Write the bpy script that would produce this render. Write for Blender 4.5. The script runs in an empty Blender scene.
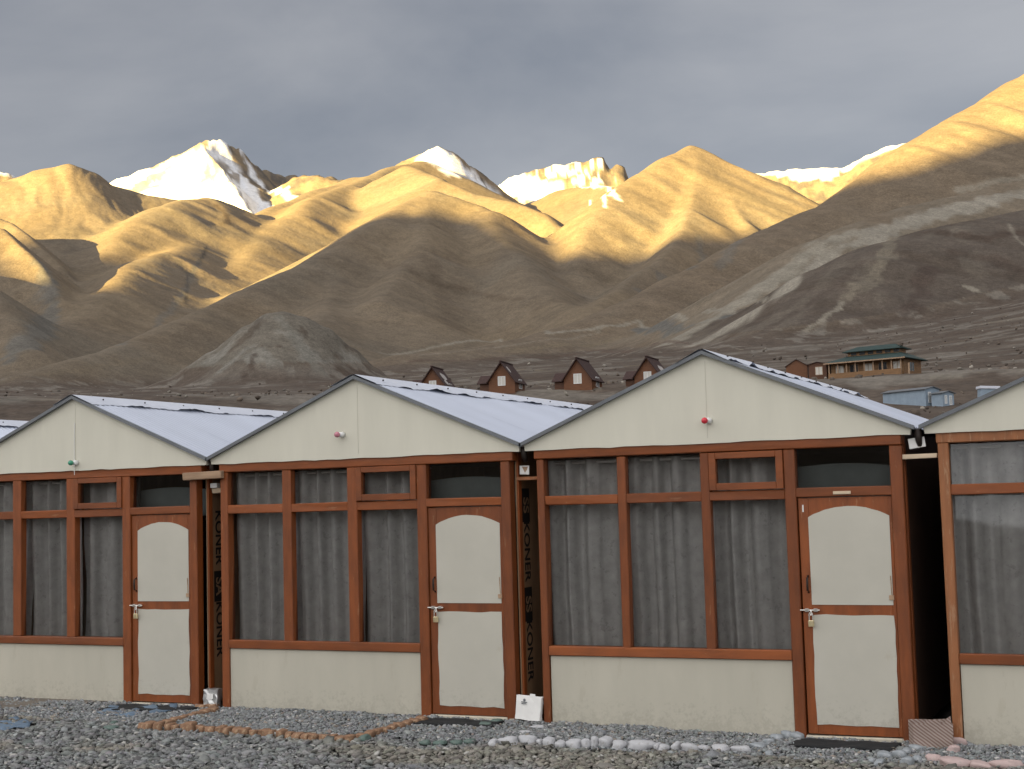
import bpy, bmesh, math, random
import numpy as np
from mathutils import Vector, Matrix

S = bpy.context.scene
COL = S.collection
RNG = np.random.default_rng(11)
random.seed(5)
R = math.radians

# ------------------------------------------------------------------ camera
F_PX, YAW, PITCH, ROLL = 1420.65, 24.7, 4.62, 1.61
W, H = 1024, 769
EYE = np.array([0.0, -10.6, 1.772])
_y, _p, _r = R(YAW), R(PITCH), R(ROLL)
FW = np.array([-math.sin(_y) * math.cos(_p), math.cos(_y) * math.cos(_p), math.sin(_p)])
_rt = np.cross(FW, [0, 0, 1]); _rt /= np.linalg.norm(_rt); _up = np.cross(_rt, FW)
CR = _rt * math.cos(_r) - _up * math.sin(_r)
CU = _up * math.cos(_r) + _rt * math.sin(_r)
cam = bpy.data.cameras.new('camera')
cam.sensor_width = 36.0
cam.lens = F_PX / W * 36.0
cam.clip_start, cam.clip_end = 0.1, 60000
co = bpy.data.objects.new('camera', cam); COL.objects.link(co)
m = Matrix.Identity(4)
for i in range(3):
    m[i][0], m[i][1], m[i][2], m[i][3] = CR[i], CU[i], -FW[i], EYE[i]
co.matrix_world = m
S.camera = co
S.render.resolution_x, S.render.resolution_y = W, H

# ------------------------------------------------------------------ light
SUN_E = R(5.5)
LH = np.array([0.23, 0.973]); LH /= np.linalg.norm(LH)       # the way the light travels over the ground
UV = np.array([LH[1], -LH[0]])                                # across it
world = bpy.data.worlds.new('World'); S.world = world
world.use_nodes = True
nt = world.node_tree; N = nt.nodes; L = nt.links
N.clear()
out = N.new('ShaderNodeOutputWorld'); bg = N.new('ShaderNodeBackground')
L.new(bg.outputs[0], out.inputs[0])
sky = N.new('ShaderNodeTexSky'); sky.sky_type = 'NISHITA'; sky.sun_disc = False
sky.sun_elevation = SUN_E
sky.sun_rotation = math.atan2(-LH[0], -LH[1])
sky.altitude = 4200
tc = N.new('ShaderNodeTexCoord')
mp = N.new('ShaderNodeMapping'); mp.inputs['Scale'].default_value = (1.3, 1.3, 3.0)
L.new(tc.outputs['Generated'], mp.inputs[0])
n1 = N.new('ShaderNodeTexNoise'); n1.inputs['Scale'].default_value = 1.8
n1.inputs['Detail'].default_value = 7; n1.inputs['Roughness'].default_value = .52
n1.inputs['Distortion'].default_value = .25
L.new(mp.outputs[0], n1.inputs['Vector'])
cr = N.new('ShaderNodeValToRGB')
cr.color_ramp.elements[0].position = .36; cr.color_ramp.elements[0].color = (.75, .785, .88, 1)
cr.color_ramp.elements[1].position = .66; cr.color_ramp.elements[1].color = (1.36, 1.35, 1.38, 1)
L.new(n1.outputs[0], cr.inputs[0])
# the cloud deck is brighter towards the low sun
dot = N.new('ShaderNodeVectorMath'); dot.operation = 'DOT_PRODUCT'
dot.inputs[1].default_value = (-LH[0], -LH[1], .35)
L.new(tc.outputs['Generated'], dot.inputs[0])
mr = N.new('ShaderNodeMapRange'); mr.interpolation_type = 'SMOOTHSTEP'
mr.inputs['From Min'].default_value = -.45; mr.inputs['From Max'].default_value = 1.0
mr.inputs['To Min'].default_value = .53; mr.inputs['To Max'].default_value = 3.25
L.new(dot.outputs['Value'], mr.inputs['Value'])
wm = N.new('ShaderNodeMapRange'); wm.inputs['From Min'].default_value = -.2; wm.inputs['From Max'].default_value = .9
L.new(dot.outputs['Value'], wm.inputs['Value'])
tint = N.new('ShaderNodeMix'); tint.data_type = 'RGBA'; tint.blend_type = 'MULTIPLY'; tint.inputs[7].default_value = (1.0, .965, .90, 1)
L.new(wm.outputs[0], tint.inputs[0]); L.new(cr.outputs[0], tint.inputs[6])
sc = N.new('ShaderNodeVectorMath'); sc.operation = 'SCALE'
L.new(tint.outputs[2], sc.inputs[0]); L.new(mr.outputs[0], sc.inputs['Scale'])
mx = N.new('ShaderNodeMix'); mx.data_type = 'RGBA'; mx.inputs[0].default_value = .955
L.new(sky.outputs[0], mx.inputs[6]); L.new(sc.outputs[0], mx.inputs[7])
L.new(mx.outputs[2], bg.inputs['Color'])
bg.inputs['Strength'].default_value = 0.065

sl = bpy.data.lights.new('sun', 'SUN'); sl.energy = 5.0; sl.angle = R(.36); sl.color = (1.0, .72, .25)
so = bpy.data.objects.new('sun', sl); COL.objects.link(so)
so.rotation_euler = Vector((LH[0] * math.cos(SUN_E), LH[1] * math.cos(SUN_E), -math.sin(SUN_E))).to_track_quat('-Z', 'Y').to_euler()
so.location = (0, -30, 30)
S.view_settings.view_transform = 'Standard'; S.view_settings.look = 'None'
S.view_settings.gamma = 1; S.view_settings.use_curve_mapping = False
S.view_settings.exposure = 3.1
S.render.engine = 'CYCLES'
S.cycles.max_bounces = 6; S.cycles.transparent_max_bounces = 8


# ------------------------------------------------------------------ helpers: pixels, noise, meshes
def ray(x, y):
    d = FW * F_PX + CR * (x - W / 2) - CU * (y - H / 2)
    return d / np.linalg.norm(d)

def at_range(x, y, r):
    d = ray(x, y); return EYE + d * (r / math.hypot(d[0], d[1]))

def on_ground(x, y, z=0.0):
    d = ray(x, y); return EYE + d * ((z - EYE[2]) / d[2])

def _hash(ix, iy, seed):
    n = (ix.astype(np.int64) * 374761393 + iy.astype(np.int64) * 668265263 + seed * 1274126177) & 0x7fffffff
    n = ((n ^ (n >> 13)) * 1274126177) & 0x7fffffff
    n = ((n ^ (n >> 16)) * 668265263) & 0x7fffffff
    return (n & 0xffffff) / float(0xffffff)

def vnoise(x, y, seed=0):
    ix, iy = np.floor(x), np.floor(y)
    fx, fy = x - ix, y - iy
    ux, uy = fx * fx * fx * (fx * (fx * 6 - 15) + 10), fy * fy * fy * (fy * (fy * 6 - 15) + 10)
    def g(a, b):
        h = _hash(ix + a, iy + b, seed) * 2 * np.pi
        return np.cos(h) * (fx - a) + np.sin(h) * (fy - b)
    return 1.4 * ((g(0, 0) * (1 - ux) + g(1, 0) * ux) * (1 - uy) + (g(0, 1) * (1 - ux) + g(1, 1) * ux) * uy)

def fbm(x, y, octv=4, seed=0, gain=.5, ridged=False):
    s, a, f = 0, 1.0, 1.0
    for o in range(octv):
        n = vnoise(x * f + 17.3 * o, y * f - 9.1 * o, seed + o)
        s = s + a * ((1 - 2 * np.abs(n)) if ridged else n)
        a *= gain; f *= 2.03
    return s

def sstep(a, b, x):
    t = np.clip((x - a) / (b - a), 0, 1); return t * t * (3 - 2 * t)

def link(name, me, mat=None, parent=None, smooth=False):
    o = bpy.data.objects.new(name, me); COL.objects.link(o)
    if mat is not None and not me.materials: me.materials.append(mat)
    if parent is not None: o.parent = parent
    if smooth: me.polygons.foreach_set('use_smooth', [True] * len(me.polygons))
    return o

def np_mesh(name, V, Fq, cols=None):
    me = bpy.data.meshes.new(name)
    V = np.asarray(V, np.float32); Fq = np.asarray(Fq, np.int32)
    k = Fq.shape[1]
    me.vertices.add(len(V)); me.vertices.foreach_set('co', V.ravel())
    me.loops.add(Fq.size); me.loops.foreach_set('vertex_index', Fq.ravel())
    me.polygons.add(len(Fq)); me.polygons.foreach_set('loop_start', np.arange(0, Fq.size, k, dtype=np.int32))
    me.polygons.foreach_set('loop_total', np.full(len(Fq), k, np.int32))
    me.update(calc_edges=True)
    for n, c in (cols or {}).items():
        c = np.asarray(c, np.float32)
        if c.ndim == 2:
            a = me.color_attributes.new(n, 'FLOAT_COLOR', 'POINT')
            a.data.foreach_set('color', np.concatenate([c, np.ones((len(c), 1), np.float32)], 1).ravel())
        else:
            a = me.attributes.new(n, 'FLOAT', 'POINT'); a.data.foreach_set('value', c)
    return me

def grid_faces(nr, nc):
    i = np.arange(nr * nc).reshape(nr, nc)
    return np.stack([i[:-1, :-1], i[:-1, 1:], i[1:, 1:], i[1:, :-1]], -1).reshape(-1, 4)

class MB:
    """collects shapes and builds them as one mesh object"""
    def __init__(s): s.bm = bmesh.new()
    def box(s, x0, x1, y0, y1, z0, z1, bev=.004, jit=0):
        vs = bmesh.ops.create_cube(s.bm, size=1)['verts']
        for v in vs:
            v.co = Vector(((x0 + x1) / 2 + v.co.x * (x1 - x0), (y0 + y1) / 2 + v.co.y * (y1 - y0), (z0 + z1) / 2 + v.co.z * (z1 - z0)))
            if jit: v.co += Vector([random.uniform(-jit, jit) for _ in range(3)])
        if bev:
            es = list({e for v in vs for e in v.link_edges})
            bmesh.ops.bevel(s.bm, geom=es, offset=bev, segments=1, affect='EDGES', profile=.5)
        return s
    def prism(s, pts, d0, d1, axis='y'):
        """closed outline in the plane across the axis, pushed from d0 to d1"""
        def mk(p, d): return {'y': (p[0], d, p[1]), 'x': (d, p[0], p[1]), 'z': (p[0], p[1], d)}[axis]
        a = [s.bm.verts.new(mk(p, d0)) for p in pts]; b = [s.bm.verts.new(mk(p, d1)) for p in pts]
        n = len(pts)
        s.bm.faces.new(a); s.bm.faces.new(b[::-1])
        for i in range(n): s.bm.faces.new((a[i], b[i], b[(i + 1) % n], a[(i + 1) % n]))
        return s
    def tube(s, pts, r, seg=8):
        pts = [Vector(p) for p in pts]; rings = []
        for i, p in enumerate(pts):
            d = (pts[min(i + 1, len(pts) - 1)] - pts[max(i - 1, 0)]).normalized()
            u = d.orthogonal().normalized(); v = d.cross(u)
            rr = r[i] if isinstance(r, (list, tuple)) else r
            rings.append([s.bm.verts.new(p + (u * math.cos(k * 2 * math.pi / seg) + v * math.sin(k * 2 * math.pi / seg)) * rr) for k in range(seg)])
        for a, b in zip(rings, rings[1:]):
            for k in range(seg): s.bm.faces.new((a[k], a[(k + 1) % seg], b[(k + 1) % seg], b[k]))
        s.bm.faces.new(rings[0][::-1]); s.bm.faces.new(rings[-1])
        return s
    def ball(s, c, r, sub=2, sq=(1, 1, 1)):
        for v in bmesh.ops.create_icosphere(s.bm, subdivisions=sub, radius=r)['verts']:
            v.co = Vector((c[0] + v.co.x * sq[0], c[1] + v.co.y * sq[1], c[2] + v.co.z * sq[2]))
        return s
    def build(s, name, mat, parent=None, smooth=False):
        bmesh.ops.recalc_face_normals(s.bm, faces=s.bm.faces)
        me = bpy.data.meshes.new(name); s.bm.to_mesh(me); s.bm.free()
        return link(name, me, mat, parent, smooth)

def tag(o, label=None, cat=None, group=None, kind=None):
    if label: o['label'] = label
    if cat: o['category'] = cat
    if group: o['group'] = group
    if kind: o['kind'] = kind
    return o

def empty(name, loc=(0, 0, 0), rz=0):
    o = bpy.data.objects.new(name, None); COL.objects.link(o)
    o.location = loc; o.rotation_euler = (0, 0, rz); o.empty_display_size = .2
    return o

def text_mesh(name, body, size, mat, parent, M, extrude=.0006):
    cu = bpy.data.curves.new(name, 'FONT'); cu.body = body; cu.size = size; cu.extrude = extrude
    cu.align_x = 'CENTER'; cu.align_y = 'CENTER'; cu.offset = size * .018
    t = bpy.data.objects.new(name + '_curve', cu); COL.objects.link(t)
    dg = bpy.context.evaluated_depsgraph_get()
    me = bpy.data.meshes.new_from_object(t.evaluated_get(dg))
    bpy.data.objects.remove(t)
    me.materials.clear(); me.transform(M)
    return link(name, me, mat, parent)


# ------------------------------------------------------------------ materials
def mat_new(name):
    m = bpy.data.materials.new(name); m.use_nodes = True
    t = m.node_tree; b = t.nodes['Principled BSDF']
    return m, t.nodes, t.links, b

def plain(name, col, rough=.6, var=.12, scale=6, metal=0, bump=0, stretch=(1, 1, 1), col2=None, spots=None, spec=.4, detail=5, splash=None):
    """base colour broken up by noise in object space; optional second colour in worn spots"""
    m, N, L, b = mat_new(name)
    tc = N.new('ShaderNodeTexCoord'); mp = N.new('ShaderNodeMapping'); mp.inputs['Scale'].default_value = stretch
    L.new(tc.outputs['Object'], mp.inputs[0])
    n = N.new('ShaderNodeTexNoise'); n.inputs['Scale'].default_value = scale; n.inputs['Detail'].default_value = detail; n.inputs['Roughness'].default_value = .6
    L.new(mp.outputs[0], n.inputs['Vector'])
    r = N.new('ShaderNodeValToRGB')
    c2 = col2 or col
    r.color_ramp.elements[0].position = .3; r.color_ramp.elements[1].position = .7
    r.color_ramp.elements[0].color = tuple(c * (1 - var) for c in col) + (1,)
    r.color_ramp.elements[1].color = tuple(min(1, c * (1 + var)) for c in c2) + (1,)
    L.new(n.outputs[0], r.inputs[0]); src = r.outputs[0]
    if spots:
        sc_, lo, c3, k = spots
        n2 = N.new('ShaderNodeTexNoise'); n2.inputs['Scale'].default_value = sc_; n2.inputs['Detail'].default_value = 8; n2.inputs['Roughness'].default_value = .7
        L.new(mp.outputs[0], n2.inputs['Vector'])
        mr = N.new('ShaderNodeMapRange'); mr.inputs['From Min'].default_value = lo; mr.inputs['From Max'].default_value = lo + .04
        mr.inputs['To Max'].default_value = k
        L.new(n2.outputs[0], mr.inputs['Value'])
        mx = N.new('ShaderNodeMix'); mx.data_type = 'RGBA'
        L.new(mr.outputs[0], mx.inputs[0]); L.new(src, mx.inputs[6]); mx.inputs[7].default_value = tuple(c3) + (1,)
        src = mx.outputs[2]
    if name.startswith('painted_'):
        oi = N.new('ShaderNodeObjectInfo'); mv = N.new('ShaderNodeMapRange'); mv.inputs['To Min'].default_value = .82; mv.inputs['To Max'].default_value = 1.2
        L.new(oi.outputs['Random'], mv.inputs['Value'])
        vs = N.new('ShaderNodeVectorMath'); vs.operation = 'SCALE'; L.new(src, vs.inputs[0]); L.new(mv.outputs[0], vs.inputs['Scale']); src = vs.outputs[0]
    if splash:
        z0_, c3 = splash                      # mud thrown up from the ground
        sp = N.new('ShaderNodeSeparateXYZ'); L.new(tc.outputs['Object'], sp.inputs[0])
        n3 = N.new('ShaderNodeTexNoise'); n3.inputs['Scale'].default_value = 26; n3.inputs['Detail'].default_value = 6; n3.inputs['Roughness'].default_value = .75
        L.new(tc.outputs['Object'], n3.inputs['Vector'])
        m1 = N.new('ShaderNodeMapRange'); m1.inputs['From Min'].default_value = z0_; m1.inputs['From Max'].default_value = -.05; m1.inputs['To Min'].default_value = 0; m1.inputs['To Max'].default_value = .30
        L.new(sp.outputs['Z'], m1.inputs['Value'])
        ad = N.new('ShaderNodeMath'); L.new(n3.outputs[0], ad.inputs[0]); L.new(m1.outputs[0], ad.inputs[1])
        m2 = N.new('ShaderNodeMapRange'); m2.inputs['From Min'].default_value = .66; m2.inputs['From Max'].default_value = .80; m2.inputs['To Max'].default_value = .30
        L.new(ad.outputs[0], m2.inputs['Value'])
        mm = N.new('ShaderNodeMix'); mm.data_type = 'RGBA'; L.new(m2.outputs[0], mm.inputs[0]); L.new(src, mm.inputs[6]); mm.inputs[7].default_value = tuple(c3) + (1,); src = mm.outputs[2]
    L.new(src, b.inputs['Base Color'])
    b.inputs['Roughness'].default_value = rough; b.inputs['Metallic'].default_value = metal
    b.inputs['Specular IOR Level'].default_value = spec
    if bump:
        bp = N.new('ShaderNodeBump'); bp.inputs['Strength'].default_value = bump; bp.inputs['Distance'].default_value = .004
        L.new(n.outputs[0], bp.inputs['Height']); L.new(bp.outputs[0], b.inputs['Normal'])
    return m

def attr_mat(name, rough=.9, attr='tint', var=.15, scale=.02, bumps=(), fine=None):
    m, N, L, b = mat_new(name)
    a = N.new('ShaderNodeAttribute'); a.attribute_name = attr
    tc = N.new('ShaderNodeTexCoord')
    n = N.new('ShaderNodeTexNoise'); n.inputs['Scale'].default_value = scale; n.inputs['Detail'].default_value = 8; n.inputs['Roughness'].default_value = .65
    L.new(tc.outputs['Object'], n.inputs['Vector'])
    mr = N.new('ShaderNodeMapRange'); mr.inputs['From Min'].default_value = .25; mr.inputs['From Max'].default_value = .75
    mr.inputs['To Min'].default_value = 1 - var; mr.inputs['To Max'].default_value = 1 + var
    L.new(n.outputs[0], mr.inputs['Value'])
    v = N.new('ShaderNodeVectorMath'); v.operation = 'SCALE'
    L.new(a.outputs['Color'], v.inputs[0]); L.new(mr.outputs[0], v.inputs['Scale'])
    src = v.outputs[0]
    for fs, fv in fine or ():
        n2 = N.new('ShaderNodeTexNoise'); n2.inputs['Scale'].default_value = fs; n2.inputs['Detail'].default_value = 5; n2.inputs['Roughness'].default_value = .7
        L.new(tc.outputs['Object'], n2.inputs['Vector'])
        r2 = N.new('ShaderNodeMapRange'); r2.inputs['From Min'].default_value = .32; r2.inputs['From Max'].default_value = .68; r2.inputs['To Min'].default_value = 1 - fv; r2.inputs['To Max'].default_value = 1 + fv
        L.new(n2.outputs[0], r2.inputs['Value'])
        v2 = N.new('ShaderNodeVectorMath'); v2.operation = 'SCALE'; L.new(src, v2.inputs[0]); L.new(r2.outputs[0], v2.inputs['Scale']); src = v2.outputs[0]
    L.new(src, b.inputs['Base Color'])
    b.inputs['Roughness'].default_value = rough; b.inputs['Specular IOR Level'].default_value = .15
    prev = None
    for s_, st, dist in bumps:
        nn = N.new('ShaderNodeTexNoise'); nn.inputs['Scale'].default_value = s_; nn.inputs['Detail'].default_value = 6; nn.inputs['Roughness'].default_value = .6
        L.new(tc.outputs['Object'], nn.inputs['Vector'])
        bp = N.new('ShaderNodeBump'); bp.inputs['Strength'].default_value = st; bp.inputs['Distance'].default_value = dist
        L.new(nn.outputs[0], bp.inputs['Height'])
        if prev: L.new(prev.outputs[0], bp.inputs['Normal'])
        prev = bp
    if prev: L.new(prev.outputs[0], b.inputs['Normal'])
    return m

def glass_mat(name, tint=(.80, .79, .775)):
    m, N, L, b = mat_new(name); N.remove(b)
    o = [n for n in N if n.type == 'OUTPUT_MATERIAL'][0]
    t = N.new('ShaderNodeBsdfTransparent'); t.inputs[0].default_value = tint + (1,)
    g = N.new('ShaderNodeBsdfGlossy'); g.inputs['Roughness'].default_value = .03; g.inputs[0].default_value = (1, 1, 1, 1)
    f = N.new('ShaderNodeFresnel'); f.inputs[0].default_value = 1.5
    x = N.new('ShaderNodeMixShader'); L.new(f.outputs[0], x.inputs[0]); L.new(t.outputs[0], x.inputs[1]); L.new(g.outputs[0], x.inputs[2])
    tc = N.new('ShaderNodeTexCoord'); n = N.new('ShaderNodeTexNoise'); n.inputs['Scale'].default_value = 2.2; n.inputs['Detail'].default_value = 1
    L.new(tc.outputs['Object'], n.inputs['Vector'])
    bp = N.new('ShaderNodeBump'); bp.inputs['Strength'].default_value = .06; bp.inputs['Distance'].default_value = .01
    L.new(n.outputs[0], bp.inputs['Height']); L.new(bp.outputs[0], g.inputs['Normal'])
    L.new(x.outputs[0], o.inputs[0])
    return m

M = {}
M['wood'] = plain('painted_wood', (.180, .047, .0095), .5, .26, 5, bump=.5, stretch=(3, 3, .6), spots=(9, .62, (.27, .13, .06), .6), spec=.45)
M['wood_rail'] = plain('painted_rail', (.192, .051, .0105), .5, .24, 5, bump=.5, stretch=(.6, 3, 3), spots=(9, .63, (.28, .135, .065), .6), spec=.45)
M['wood_raw'] = plain('worn_varnished_wood', (.27, .105, .04), .55, .25, 4, bump=.5, stretch=(4, 4, .5), spots=(6, .55, (.36, .2, .11), .7))
M['cream'] = plain('cream_board', (.59, .568, .475), .75, .045, 1.6, bump=.1, stretch=(2.5, 1, .5), spots=(2.6, .60, (.55, .525, .44), .4), spec=.25)
M['cream_low'] = plain('cream_wall', (.46, .435, .36), .8, .06, 1.4, bump=.2, stretch=(2.2, 1, .6), spots=(2.2, .62, (.42, .385, .31), .5), spec=.2, splash=(.30, (.25, .225, .185)))
M['door_panel'] = plain('door_board', (.47, .45, .385), .7, .05, 2.2, bump=.1, spots=(3, .63, (.42, .38, .31), .5), spec=.25, splash=(.34, (.26, .235, .19)))
M['cement'] = plain('cement', (.48, .44, .35), .9, .1, 9, bump=.4)
M['roof'] = plain('painted_sheet', (.47, .50, .575), .5, .06, .9, stretch=(.5, 2, 1), spots=(1.4, .64, (.38, .41, .49), .5), spec=.4)
M['cap'] = plain('ridge_sheet', (.56, .58, .64), .5, .05, 2, spots=(2, .62, (.55, .56, .58), .5), spec=.5)
M['trim'] = plain('galvanised_trim', (.15, .16, .17), .55, .15, 5, metal=.4)
M['ply'] = plain('shuttering_ply', (.24, .15, .085), .7, .3, 3, bump=.3, stretch=(1, 2, .5), spots=(4, .6, (.30, .21, .14), .7))
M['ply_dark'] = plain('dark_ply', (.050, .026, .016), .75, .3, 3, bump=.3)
M['ink'] = plain('stencil_ink', (.006, .005, .005), .8, .2, 8)
M['inside'] = plain('dark_interior', (.12, .15, .155), .9, .1, 2)
M['hill_reflection'] = plain('reflection_board', (.13, .155, .155), .8, .15, 3)  # tone of the mirrored hill, put into the colour of the added board
M['glass'] = glass_mat('window_glass')
M['curtain'] = plain('curtain_cloth', (.45, .45, .445), .9, .14, 11, bump=.5, spots=(16, .58, (.31, .31, .305), .6), spec=.1, detail=8)
M['steel'] = plain('steel', (.62, .60, .56), .3, .1, 10, metal=.9)
M['black_iron'] = plain('dark_iron', (.03, .022, .018), .5, .2, 10, metal=.5)
M['brass'] = plain('brass', (.80, .68, .42), .28, .1, 10, metal=.85)
M['mat'] = plain('door_mat_rubber', (.012, .013, .014), .95, .3, 40, bump=.8)
M['white_pl'] = plain('white_plastic', (.72, .72, .70), .4, .03, 5)
M['card'] = plain('white_card', (.74, .73, .70), .7, .05, 5)
M['plank'] = plain('weathered_plank', (.33, .22, .14), .8, .3, 6, bump=.6, stretch=(.4, 4, 4), spots=(7, .58, (.42, .34, .25), .6))
M['plank_pale'] = plain('pale_plank', (.55, .44, .31), .75, .15, 6, bump=.3, stretch=(.4, 4, 4))
M['tin'] = plain('crumpled_tin', (.58, .58, .57), .35, .25, 9, metal=.7, bump=.8)
M['tarp'] = plain('blue_sheet', (.11, .16, .22), .7, .25, 9, bump=.6)
for k, c in {'green': (.05, .28, .17), 'pink': (.50, .19, .24), 'red': (.62, .03, .05), 'white': (.7, .7, .68)}.items():
    M['bulb_' + k] = plain('bulb_' + k, c, .2, .04, 4, spec=.6)


# ------------------------------------------------------------------ terrain
AV = np.array([0, 8, 14, 20, 35, 60, 110, 150, 173, 300, 20000.])
AA = np.array([-.3, -.222, -.1266, -.0886, -.015, .032, .046, .054, .0765, .0765, .0765])
# how steeply the plain climbs further out, from left to right across the valley
BA = np.array([-.80, -.70, -.55, -.42, -.30, -.18, -.05, .3])
BS = np.array([.078, .080, .084, .092, .097, .104, .125, .14])

def ground_z(x, y):
    x, y = np.asarray(x, float), np.asarray(y, float)
    r = np.hypot(x - EYE[0], y - EYE[1])
    far = np.interp(np.arctan2(x - EYE[0], y - EYE[1]), BA, BS)
    a = np.interp(r, AV, AA)
    a = a + (far - a) * sstep(200, 900, r)
    return np.where(y < 3, 0.0, np.maximum(0, EYE[2] + a * r)) * sstep(3, 14, y)

def P3(pts):
    """(pixel x, pixel y, range) traced on the photograph -> points in the world"""
    q = []; last = None
    for p in pts:
        r = p[2] if len(p) > 2 else None
        q.append([p[0], p[1], r])
    idx = [i for i, p in enumerate(q) if p[2] is not None]
    for i, p in enumerate(q):
        if p[2] is None:
            a = max(j for j in idx if j < i); b = min(j for j in idx if j > i)
            p[2] = q[a][2] + (q[b][2] - q[a][2]) * (i - a) / (b - a)
    return np.array([at_range(*p) for p in q])

# crest lines: (slope, roundness m, gully depth m, gully width m, points)
RIDGES = [
    # far snow summits
    ('snow', .85, 25, 60, 260, [(-60, 185, 7200), (-10, 172), (12, 176), (40, 192, 7200)]),
    ('snow', .62, 14, 16, 300, [(60, 215, 7000), (118, 180), (150, 168), (176, 157), (190, 150, 7000)]),
    ('snow', 1.05, 10, 18, 200, [(188, 151, 6990), (200, 143, 7000), (219, 141, 7120), (238, 151, 7220), (243, 158, 7260), (262, 172, 7400), (290, 177), (318, 176), (350, 182, 7700)]),
    ('snow', .85, 8, 12, 200, [(200, 143, 7000), (206, 153, 6880), (215, 167, 6700), (228, 184, 6450), (242, 201, 6200), (256, 222, 6000)]),
    ('snow', 1.0, 8, 20, 120, [(243, 158, 7260), (256, 176, 7150), (270, 194, 7020), (284, 208, 6900)]),
    ('snow', .70, 10, 22, 90, [(284, 188, 6750), (296, 179), (308, 177), (322, 177), (345, 181), (362, 190, 6450)]),
    ('snow', .75, 14, 20, 240, [(405, 163, 6200), (420, 154), (437, 147), (452, 155), (470, 168), (492, 183), (520, 205, 6300)]),
    ('snow', .82, 8, 14, 60, [(498, 186, 7200), (512, 178), (520, 175), (528, 173), (536, 169), (545, 167), (556, 163), (566, 164), (575, 161), (585, 162), (596, 158), (604, 157), (607, 164), (611, 170), (617, 164), (624, 166), (629, 178), (650, 192, 7200)]),
    ('snow', .70, 22, 30, 240, [(720, 178, 7000), (745, 172), (765, 174), (792, 171), (822, 169), (848, 168), (870, 156), (895, 147), (930, 140, 6800)]),
    # golden hills
    ('hill', .62, 90, 40, 330, [(-120, 225, 4600), (-40, 198), (0, 182), (30, 171), (62, 165), (88, 174), (112, 187), (150, 197, 4700), (205, 205, 4750)]),
    ('hill', .80, 16, 30, 180, [(-160, 215, 3900), (-40, 208, 3800), (10, 222), (30, 235), (48, 251), (66, 267), (84, 290, 3350)]),
    ('hill', .80, 16, 30, 180, [(-160, 235, 3500), (-40, 222, 3400), (0, 228), (22, 250), (42, 272), (60, 300, 2950)]),
    ('hill', .70, 40, 30, 180, [(-200, 230, 3000), (-60, 262, 2800), (-20, 285), (10, 318), (30, 350, 2300)]),
    ('hill', .60, 70, 25, 280, [(212, 199, 4500), (185, 199), (160, 207), (135, 222), (115, 240), (98, 262), (84, 288, 3500)]),
    ('hill', .65, 25, 30, 200, [(205, 199, 4500), (218, 205), (226, 214), (222, 226, 4200)]),
    ('hill', .58, 60, 25, 260, [(350, 178, 5400), (318, 190), (280, 205), (245, 222), (215, 236), (186, 245), (160, 252), (128, 268), (98, 292), (70, 320), (40, 350), (10, 378, 2200)]),
    ('hill', .62, 60, 30, 300, [(420, 160, 5900), (388, 168), (362, 178), (345, 185), (318, 196), (290, 214), (262, 238), (240, 258), (215, 290, 3600)]),
    # the dark hill in the middle
    ('hill', .60, 45, 30, 260, [(427, 195, 3500), (402, 206), (380, 219), (352, 237), (322, 254), (290, 271), (255, 290), (215, 308), (175, 324), (130, 341), (80, 358), (20, 376, 1900)]),
    ('hill', .66, 30, 30, 240, [(427, 195, 3500), (452, 198), (480, 206), (506, 219), (530, 234), (548, 248), (562, 264), (574, 288, 3150)]),
    ('hill', .62, 40, 30, 240, [(408, 166, 5000), (440, 180, 4700), (478, 193), (515, 203), (540, 213), (556, 226), (563, 246), (570, 262, 4150)]),
    ('hill', .62, 35, 30, 200, [(427, 195, 3500), (425, 225, 3200), (418, 250), (400, 276), (382, 300, 2500)]),
    ('hill', .62, 35, 25, 200, [(490, 211, 3350), (505, 245, 3100), (525, 270), (560, 300, 2600), (600, 318, 2300)]),
    ('hill', .60, 35, 25, 200, [(350, 238, 3300), (348, 268, 3000), (335, 300), (310, 325, 2200)]),
    # right of the valley
    ('hill', .66, 30, 35, 240, [(692, 149, 3850), (668, 158), (640, 174), (616, 188), (598, 203), (585, 226), (578, 250), (572, 272, 3030)]),
    ('hill', .66, 25, 35, 240, [(692, 149, 3850), (712, 159), (728, 173), (752, 181), (785, 188), (800, 200), (809, 214, 3770), (815, 235, 3610)]),
    ('hill', .70, 22, 35, 220, [(692, 150, 3850), (694, 180, 3650), (688, 210), (675, 240), (650, 265), (625, 285), (600, 305, 2460)]),
    ('hill', .75, 14, 25, 200, [(714, 190, 3690), (735, 211), (760, 234, 3360), (775, 252, 3200)]),
    ('hill', .62, 40, 30, 220, [(560, 190, 6300), (600, 186, 6000), (640, 190, 5600)]),
    # the long slope on the right and its lower shoulders
    ('right', .58, 40, 22, 220, [(1300, -60, 3300), (1180, 0), (1100, 36), (1024, 76), (985, 102), (950, 122), (905, 148), (860, 177), (815, 205), (780, 225), (740, 243), (690, 272), (640, 295), (590, 318), (540, 334), (470, 346), (400, 355, 1450)]),
    ('right', .50, 25, 14, 160, [(1300, 90, 2300), (1120, 148, 2200), (1024, 180), (970, 192), (910, 205), (860, 222), (815, 243), (770, 282), (725, 316), (675, 346, 1250)]),
    ('rock', .46, 45, 16, 90, [(1300, 140, 1700), (1100, 193, 1600), (1024, 212), (980, 221), (935, 230), (895, 241), (862, 257), (828, 280), (790, 307), (745, 332), (700, 350, 1000)]),
    # grey mound
    ('mound', .62, 14, 14, 110, [(120, 400, 980), (165, 380), (210, 352), (246, 326), (268, 314), (284, 312), (306, 317), (330, 328), (355, 348), (378, 368), (400, 392, 980)]),
]

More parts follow.
